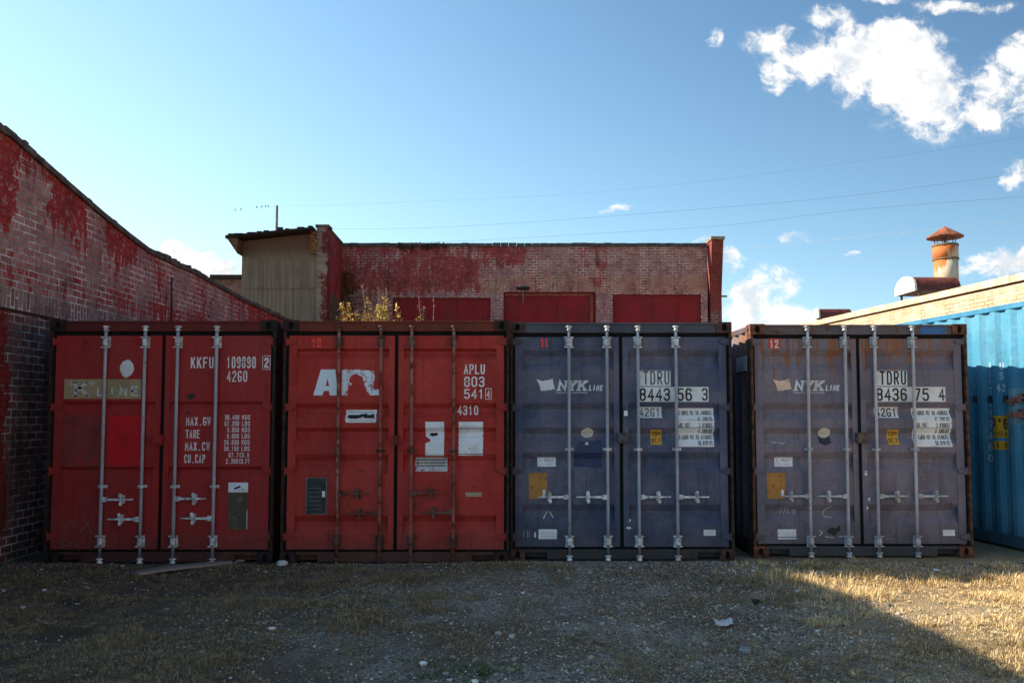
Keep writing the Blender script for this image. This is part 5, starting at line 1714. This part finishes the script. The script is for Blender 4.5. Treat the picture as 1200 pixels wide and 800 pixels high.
def d_left(x, y):
    d = vnoise(x, y, 0.9, 71) * 0.55 + vnoise(x, y, 4.0, 72) * 0.45
    left = np.clip((0.2 - x) / 3.0, 0, 1) * 0.16
    return np.clip((d - 0.46 + left) * 4.0, 0.02, 1) * np.clip((9.2 - y) / 0.3, 0.45, 1) * (1 - 0.75 * np.clip((x - 2.5) / 2, 0, 1))


Vr, Fr, n_, Xr, Yr, r_ = grass(560000, (-5.45, 3.9), (4.4, 9.2), d_left, lambda x, y: 0.020 + 0.045 * vnoise(x, y, 2.5, 73) ** 2, 62, flat=1.5)
mi_ = np.where(r_.rand(n_) < 0.50, 4, np.where(r_.rand(n_) < 0.45, 3, 2))
green = (np.exp(-(((Xr + 0.33) / 0.30) ** 2 + ((Yr - 5.45) / 0.16) ** 2)) > 0.35)
mi_ = np.where(green & (r_.rand(n_) < 0.85), 3, mi_)
g = fill('dead_grass', Vr, Fr, STRAW, np.repeat(mi_, 3))
tag(g, 'thin dead grass and clover in the shaded part of the yard', 'grass', kind='stuff')
Vr, Fr, n_, Xr, Yr, r_ = grass(5000, (-0.8, 0.1), (5.2, 5.75), lambda x, y: np.exp(-(((x + 0.33) / 0.26) ** 2 + ((y - 5.45) / 0.14) ** 2)), lambda x, y: 0.035 + 0 * x, 63, flat=0.8)
g = fill('green_grass', Vr, Fr, [simple('grass_green', (0.045, 0.095, 0.018), 0.7, bump=0)], np.zeros(len(Fr)))
tag(g, 'small green tuft of live grass near the middle of the foreground', 'grass', kind='stuff')

# ------------------------------------------------------------------ litter, plank, stones
def gp(px, py):
    """point on the ground seen at a pixel"""
    d = ray(px, py)
    t_ = -1.6 / d.z
    return Vector((d.x * t_, d.y * t_, 0))


a, b_ = gp(160, 674), gp(283, 656.5)
dv = (b_ - a)
s = MB()
Lp = dv.length
N_ = 12
ang = math.atan2(dv.y, dv.x)
for i in range(N_):
    x0, x1 = Lp * i / N_, Lp * (i + 1) / N_
    w0 = 0.075 - 0.03 * (1 - min(1, i / 3)) + 0.006 * math.sin(i * 1.7)
    w1 = 0.075 - 0.03 * (1 - min(1, (i + 1) / 3)) + 0.006 * math.sin((i + 1) * 1.7)
    za, zb_ = 0.014 + 0.008 * math.sin(i * 0.5), 0.014 + 0.008 * math.sin((i + 1) * 0.5)
    s.hexa([(x0, -w0, za), (x1, -w1, zb_), (x1, w1, zb_), (x0, w0, za), (x0, -w0, za + 0.028), (x1, -w1, zb_ + 0.028), (x1, w1, zb_ + 0.028), (x0, w0, za + 0.028)])
m, t, b = newmat('weathered_plank')
co = t.coord()
gr_ = t.noise(t.scale(co, (2, 40, 40)), 1.5, 5, 0.6)
t.put(b.inputs['Base Color'], t.mix(gr_, (0.17, 0.135, 0.125), (0.36, 0.30, 0.28)))
b.inputs['Roughness'].default_value = 0.9
pk = s.build('plank', m)
pk.location = (a.x, a.y, float(gh(np.array([a.x]), np.array([a.y]))[0]) + 0.01)
pk.rotation_euler = (0, 0, ang)
tag(pk, 'grey weathered plank lying in the dirt in front of the leftmost container', 'plank')


def stone(px, py, r, label, mat_, seed, name='stone', group=None):
    p = gp(px, py)
    rr_ = random.Random(seed)
    bm = bmesh.new()
    bmesh.ops.create_icosphere(bm, subdivisions=2, radius=r)
    for v in bm.verts:
        k = 1 + rr_.uniform(-0.10, 0.10) + 0.15 * math.sin(v.co.x * 30 + seed) * math.cos(v.co.y * 40)
        v.co = Vector((v.co.x * 1.2 * k, v.co.y * k, v.co.z * 0.62 * k))
    me_ = bpy.data.meshes.new(name)
    bm.to_mesh(me_)
    bm.free()
    me_.materials.append(mat_)
    o = bpy.data.objects.new(name, me_)
    COL.objects.link(o)
    o.location = (p.x, p.y, float(gh(np.array([p.x]), np.array([p.y]))[0]) + r * 0.35)
    o.rotation_euler = (0, 0, rr_.uniform(0, 6))
    tag(o, label, 'stone', group)
    return o


PST = simple('pale_stone', (0.55, 0.56, 0.57), 0.8, var=0.2, scale=12)
MST = simple('mid_stone', (0.24, 0.26, 0.26), 0.85, var=0.3, scale=12)
stone(330, 662, 0.050, 'white stone on the ground by the gap between the two red containers', PST, 1)
stone(195, 712, 0.022, 'light grey stone in the dark dirt below the weathered plank', MST, 2)
stone(460, 729, 0.022, 'light stone alone on the gravel left of the green tuft', MST, 3)
stone(682, 652, 0.028, 'small white lump at the foot of the dark blue container', PST, 4)
stone(873, 761, 0.040, 'flat pale grey stone in the right foreground', MST, 5)
stone(52, 692, 0.020, 'small white pebble at the far left, nearest the containers', PST, 6)
stone(27, 711, 0.020, 'small white pebble at the far left, nearest the camera', PST, 8)


def scrap(px, py, w, d, label, mat_, seed):
    p = gp(px, py)
    rr_ = random.Random(seed)
    s = MB()
    nx_, ny_ = 7, 5
    vs = []
    for j in range(ny_):
        for i in range(nx_):
            u, v = i / (nx_ - 1) - 0.5, j / (ny_ - 1) - 0.5
            vs.append((u * w + rr_.uniform(-0.005, 0.005), v * d + rr_.uniform(-0.006, 0.006), 0.012 + 0.035 * abs(u) * abs(math.sin(seed + u * 4)) + rr_.uniform(0, 0.016) + v * 0.02))
    fs = [(j * nx_ + i, j * nx_ + i + 1, (j + 1) * nx_ + i + 1, (j + 1) * nx_ + i) for j in range(ny_ - 1) for i in range(nx_ - 1)]
    s.add(vs, fs)
    o = s.build('paper_scrap', mat_, recalc=False)
    o.location = (p.x, p.y, float(gh(np.array([p.x]), np.array([p.y]))[0]) + 0.01)
    md = o.modifiers.new('thick', 'SOLIDIFY')
    md.thickness = 0.002
    tag(o, label, 'litter')


PAP = simple('crumpled_paper', (0.50, 0.50, 0.49), 0.8, var=0.12)
scrap(848, 731, 0.13, 0.09, 'crumpled white paper on the shaded gravel right of the middle', PAP, 3)
scrap(957, 675, 0.15, 0.10, 'pale scrap lying at the tip of the sunlit wedge of grass', simple('pale_card', (0.42, 0.38, 0.30), 0.8), 5)
scrap(886, 705, 0.07, 0.06, 'dark curled scrap in the dry grass below the last container', simple('dark_scrap', (0.02, 0.018, 0.016), 0.8), 7)

# ------------------------------------------------------------------ plants behind the containers
def leaf_plant(px_base, Y, z_top, z_base, spread, nstem, nleaf, mats, label, seed, name='weed_plant', leaf=0.052, droop=0.3, stem_r=0.006, group='yellowing weeds behind the red containers', bushy=0.4):
    r = random.Random(seed)
    p = at(px_base, 377, Y)
    root = empty(name, (p.x, Y, 0), label=label, cat='plant', group=group)
    st, fo = MB(), MB()
    H_ = z_top
    for k in range(nstem):
        hh = H_ * r.uniform(0.82, 1.0) if k else H_
        a = r.uniform(0, 6.28)
        sp = spread * r.uniform(0.2, 1.0)
        pts = []
        for i in range(7):
            f = i / 6
            pts.append(Vector((math.cos(a) * sp * f ** 1.6 + r.uniform(-0.02, 0.02), math.sin(a) * sp * f ** 1.6 * 0.6 + r.uniform(-0.02, 0.02), hh * f)))
        st.tube(pts, [stem_r * (1.5 - i / 6) for i in range(7)], 5, cap=False)
        for j in range(int(nleaf * 1.7)):
            f = 1 - (r.random() ** 1.5) * (1 - z_base / H_)
            i = min(5, int(f * 6))
            q = pts[i].lerp(pts[i + 1], f * 6 - i)
            top = max(0.0, (1 - f) * H_)
            rad = bushy * (0.15 + min(1, top * 1.2)) * r.random()
            aa = r.uniform(0, 6.28)
            c = q + Vector((math.cos(aa) * rad, math.sin(aa) * rad, r.uniform(-0.05, 0.08)))
            l_ = leaf * r.uniform(0.6, 1.5)
            d = Vector((math.cos(aa), math.sin(aa), r.uniform(-droop, 0.9))).normalized()
            n = d.cross(Vector((r.uniform(-1, 1), r.uniform(-1, 1), r.uniform(-1, 1)))).normalized()
            b2 = n * l_ * 0.22
            fo.add([c, c + d * l_ * 0.5 + b2, c + d * l_, c + d * l_ * 0.5 - b2], [(0, 1, 2, 3)], mi=r.choices(range(len(mats)), weights=[5, 3, 2][:len(mats)])[0])
            if r.random() < 0.10:
                st.tube([q, c], stem_r * 0.5, 4, cap=False)
    st.build('stem', simple('stem_' + name, (0.24, 0.15, 0.07), 0.8, bump=0), root, recalc=False)
    fo.build('leaves', mats, root, recalc=False)
    return root


Yp = 21.75
LEAF = [simple('leaf_gold', (0.66, 0.44, 0.10), 0.7, bump=0), simple('leaf_orange', (0.40, 0.20, 0.05), 0.7, bump=0), simple('leaf_tan', (0.34, 0.25, 0.13), 0.8, bump=0)]
LEAFY = [simple('leaf_yellow', (0.80, 0.64, 0.16), 0.7, bump=0), simple('leaf_lime', (0.32, 0.33, 0.07), 0.7, bump=0), simple('leaf_gold_b', (0.5, 0.32, 0.08), 0.7, bump=0)]
LEAFG = [simple('leaf_olive', (0.20, 0.17, 0.05), 0.7, bump=0), simple('leaf_dull', (0.14, 0.12, 0.045), 0.8, bump=0)]


def zt_at(px, py):
    return at(px, py, Yp).z


for (px, top, sp, ns, nl, mt, lab, sd, bu) in (
        (404, 356, 0.12, 4, 110, LEAF, 'orange gold weed nearest the red return wall, leftmost of the tall weeds', 1, 0.22),
        (409, 366, 0.22, 5, 90, LEAF, 'low tan weed beside the leftmost tall weed', 2, 0.25),
        (430, 352, 0.22, 6, 120, LEAF, 'orange leaved weed with bare stems in front of the brown stained brick', 3, 0.26),
        (444, 358, 0.20, 6, 150, LEAFY, 'bright yellow weed, the fullest of the clump behind the second container', 4, 0.26),
        (453, 346, 0.14, 3, 70, LEAF, 'tall thin orange weed rising above the bright yellow one', 5, 0.18),
        (464, 358, 0.10, 2, 60, LEAFY, 'slender yellow spike leaning right of the bright yellow weed', 6, 0.12),
        (470, 365, 0.08, 2, 40, LEAFY, 'short yellow spike, rightmost of the clump', 7, 0.12),
        (488, 371, 0.25, 5, 40, LEAF, 'very low tan weed tips just over the second container roof', 8, 0.15),
        (500, 362, 0.20, 2, 40, LEAFG, 'olive weed bending right in front of the first red bay', 9, 0.10)):
    leaf_plant(px, Yp + (sd % 3) * 0.15, zt_at(px, top), 3.2, sp, ns, nl, mt, lab, sd, bushy=bu)
# bare dry stalks
for (px, top, sd) in ((426, 330, 21), (442, 334, 22), (452, 333, 23), (490, 345, 24), (506, 346, 25)):
    p = at(px, 377, Yp + 0.3)
    root = MB()
    h_ = zt_at(px, top)
    rr_ = random.Random(sd)
    pts = [Vector((rr_.uniform(-0.03, 0.03) * i / 3, rr_.uniform(-0.03, 0.03), h_ * i / 8)) for i in range(9)]
    root.tube(pts, [0.012 * (1.3 - i / 9) for i in range(9)], 5, cap=False)
    for j in range(16):
        f = rr_.uniform(0.72, 0.99)
        i = min(7, int(f * 8))
        q = pts[i].lerp(pts[i + 1], f * 8 - i)
        aa = rr_.uniform(0, 6.28)
        e = q + Vector((math.cos(aa) * 0.10, math.sin(aa) * 0.10, rr_.uniform(0.05, 0.14))) * rr_.uniform(0.4, 1)
        root.tube([q, e], [0.005, 0.003], 4, cap=False)
    o = root.build('dry_stalk', simple('dry_stalk_%s' % 'abcde'[sd - 21], (0.30, 0.19, 0.13), 0.85, bump=0), recalc=False)
    o.location = (p.x, p.y, 0)
    tag(o, {21: 'bare dry stalk, leftmost, standing over the orange weeds', 22: 'bare dry stalk in the middle, over the bright yellow weed', 23: 'bare dry stalk just right of the bright yellow weed',
            24: 'bare dry stalk in front of the left part of the first red bay', 25: 'bare dry stalk, rightmost, in front of the first red bay'}[sd], 'plant', 'bare stalks behind the red containers')

# vine on the tower and creeper on the far wall
r = random.Random(5)
s = MB()
for i in range(230):
    px, py = r.gauss(368, 2.0), r.uniform(271, 297)
    if abs(px - 368) > 5:
        continue
    p = at(px, py, TY - 0.12 - r.random() * 0.15)
    l_ = r.uniform(0.03, 0.07)
    d = Vector((r.uniform(-1, 1), r.uniform(-1, 0.2), r.uniform(-1, 0.5))).normalized()
    n = d.cross(Vector((r.uniform(-1, 1), r.uniform(-1, 1), r.uniform(-1, 1)))).normalized() * l_ * 0.35
    s.add([p, p + d * l_ * 0.5 + n, p + d * l_, p + d * l_ * 0.5 - n], [(0, 1, 2, 3)], mi=r.choice((0, 0, 1)))
for k in range(3):
    s.tube([at(366 + k * 2.2, 298, TY - 0.06), at(367.5 + k, 285, TY - 0.09), at(366.5 + k * 1.5, 273, TY - 0.10)], 0.010, 4, mi=2)
o = s.build('climbing_vine', [simple('leaf_amber', (0.34, 0.17, 0.05), 0.7, bump=0), simple('leaf_rust', (0.42, 0.16, 0.04), 0.7, bump=0), simple('vine_stem', (0.10, 0.06, 0.04), 0.9)], recalc=False)
tag(o, 'orange autumn vine hanging at the corner of the sheet clad tower', 'vine')
s = MB()
for i in range(60):
    px = r.uniform(462, 524)
    py0 = r.uniform(284, 287.5)
    L_ = r.uniform(2, 8)
    p0_, p1_ = at(px, py0, FY - 0.10), at(px + r.uniform(-3, 3), py0 + L_, FY - 0.06)
    m0 = p0_.lerp(p1_, 0.5) + Vector((r.uniform(-0.08, 0.08), -0.04, 0.03))
    s.tube([p0_, m0, p1_], 0.007, 4, cap=False)
    for q in range(5):
        c = p0_.lerp(p1_, r.random())
        d = Vector((r.uniform(-1, 1), -0.4, r.uniform(-1, 1))).normalized() * r.uniform(0.03, 0.07)
        n = d.cross(Vector((r.uniform(-1, 1), 1, r.uniform(-1, 1)))) * 0.35
        s.add([c, c + d * 0.5 + n, c + d, c + d * 0.5 - n], [(0, 1, 2, 3)])
o = s.build('dead_creeper', simple('dead_vine', (0.045, 0.035, 0.028), 0.95, bump=0), recalc=False)
tag(o, 'dark dead creeper hanging over the coping of the far wall', 'vine')
s = MB()
for i in range(900):
    px, py = r.gauss(405, 9), r.uniform(318, 376)
    if not 396 < px < 425:
        continue
    p = at(px, py, FY - 0.03 - r.random() * 0.12)
    l_ = r.uniform(0.04, 0.09)
    d = Vector((r.uniform(-1, 1), r.uniform(-0.6, 0.1), r.uniform(-1, 0.5))).normalized()
    n = d.cross(Vector((r.uniform(-1, 1), r.uniform(-1, 1), r.uniform(-1, 1)))).normalized() * l_ * 0.35
    s.add([p, p + d * l_ * 0.5 + n, p + d * l_, p + d * l_ * 0.5 - n], [(0, 1, 2, 3)], mi=r.choice((0, 1)))
o = s.build('wall_creeper', [simple('creeper_brown', (0.16, 0.075, 0.035), 0.85, bump=0), simple('creeper_dark', (0.07, 0.045, 0.025), 0.85, bump=0)], recalc=False)
tag(o, 'brown leafed creeper climbing the inner corner of the far brick wall', 'vine')

# ------------------------------------------------------------------ utility pole, wires, birds
PY = 40.0
pp = at(324.5, 241, PY)
up = empty('utility_pole', (pp.x, PY, 0), label='grey utility pole rising behind the roof of the sheet clad tower', cat='utility pole')
s = MB()
s.tube([(0, 0, 0), (0, 0, pp.z)], [0.075, 0.06], 12)
s.build('pole', simple('pole_wood', (0.16, 0.15, 0.13), 0.9), up)
zi = at(330, 268, PY).z - 0.0
s = MB()
s.box(0.05, 0.30, -0.06, 0.06, zi - 0.05, zi + 0.07)
s.tube([(0.0, 0, zi), (0.3, 0, zi)], 0.02, 6)
s.build('insulator', simple('insulator_dark', (0.02, 0.02, 0.022), 0.6), up)
WIRE = simple('wire_metal', (0.10, 0.10, 0.11), 0.5, bump=0)
WIREL = simple('wire_bright', (0.55, 0.56, 0.58), 0.45, bump=0)


def wire(pts, rad, mat_, label):
    P3 = [at(x, y, Y) for x, y, Y in pts]
    # smooth curve through the points
    out = []
    for i in range(len(P3) - 1):
        p0_, p1_, p2_, p3_ = P3[max(i - 1, 0)], P3[i], P3[i + 1], P3[min(i + 2, len(P3) - 1)]
        for k in range(8):
            t_ = k / 8
            out.append(0.5 * ((2 * p1_) + (p2_ - p0_) * t_ + (2 * p0_ - 5 * p1_ + 4 * p2_ - p3_) * t_ ** 2 + (-p0_ + 3 * p1_ - 3 * p2_ + p3_) * t_ ** 3))
    out.append(P3[-1])
    s = MB()
    s.tube(out, rad, 5, cap=False)
    o = s.build('overhead_wire', mat_, recalc=False)
    tag(o, label, 'wire', 'overhead wires crossing the sky')
    return out


wire([(328, 268, PY), (480, 267.5, 38), (600, 261.5, 36), (700, 254.5, 34), (870, 241, 32), (1000, 229, 30), (1160, 208, 28), (1330, 184, 26)], 0.004, WIRE, 'highest long overhead wire, running right from the utility pole insulator')
wire([(-120, 322, 44), (100, 301, 43), (240, 293, 42), (400, 287, 40), (550, 282, 38), (700, 273.5, 36), (850, 264, 34), (1000, 246, 32), (1200, 230, 30), (1330, 216, 29)], 0.004, WIRE, 'second overhead wire, passing just above the coping of the far wall')
wire([(640, 298, 40), (800, 295, 38), (880, 290, 37), (1000, 278, 35), (1087, 270, 34), (1200, 257, 33), (1330, 242, 32)], 0.006, WIREL, 'thin overhead wire crossing behind the flue cap')
wire([(640, 330, 42), (830, 318, 40), (960, 308, 39), (1120, 290, 37), (1230, 278, 36), (1330, 265, 35)], 0.004, WIREL, 'lowest faint overhead wire crossing behind the flue pipe')
wl = wire([(-160, 276, 46), (60, 264, 44), (180, 253, 42.5), (270, 247.3, 41), (300, 243.8, 40.4), (324, 242, PY), (420, 239, 39), (700, 225, 36), (1000, 190, 32), (1330, 140, 28)], 0.0022, WIRE, 'very fine overhead wire on top of the pole, on which small birds perch')
BIRD = simple('bird_dark', (0.02, 0.02, 0.022), 0.8, bump=0)
names = ['leftmost of the small dark birds perched on the fine wire', 'second small dark bird from the left on the fine wire', 'third small dark bird from the left, after the wide gap on the wire',
         'fourth small dark bird from the left on the fine wire', 'fifth small dark bird, left one of the close pair near the pole', 'last small dark bird, right one of the close pair nearest the pole']
for i, px in enumerate((271.5, 278, 297, 303, 307.5, 310.5)):
    q = min(wl, key=lambda v: abs(600 + F * v.x / v.y - px))
    Xt = (px - 600) / F * q.y
    j = wl.index(q)
    q2 = wl[j + 1] if 600 + F * q.x / q.y < px else wl[j - 1]
    f = (Xt - q.x) / (q2.x - q.x) if abs(q2.x - q.x) > 1e-6 else 0
    z = q.z + (q2.z - q.z) * f
    s = MB()
    sg = 1 if i % 2 else -1
    s.tube([(-0.05 * sg, 0, 0.0), (-0.035 * sg, 0, 0.03), (0, 0, 0.07), (0.02 * sg, 0, 0.11), (0.035 * sg, 0, 0.135), (0.045 * sg, 0, 0.15), (0.065 * sg, 0, 0.145), (0.085 * sg, 0, 0.142)],
           [0.008, 0.028, 0.045, 0.042, 0.026, 0.028, 0.018, 0.002], 8)
    s.tube([(-0.035 * sg, 0, 0.03), (-0.085 * sg, 0, -0.045)], [0.016, 0.010], 6)
    for lx_ in (-0.008, 0.012):
        s.tube([(lx_, lx_, 0.04), (lx_, 0, 0.0)], 0.003, 4)
    o = s.build('bird', BIRD)
    o.location = (Xt, q.y, z)
    o.scale = (0.5, 0.5, 0.55)
    tag(o, names[i], 'bird', 'birds on the wire')
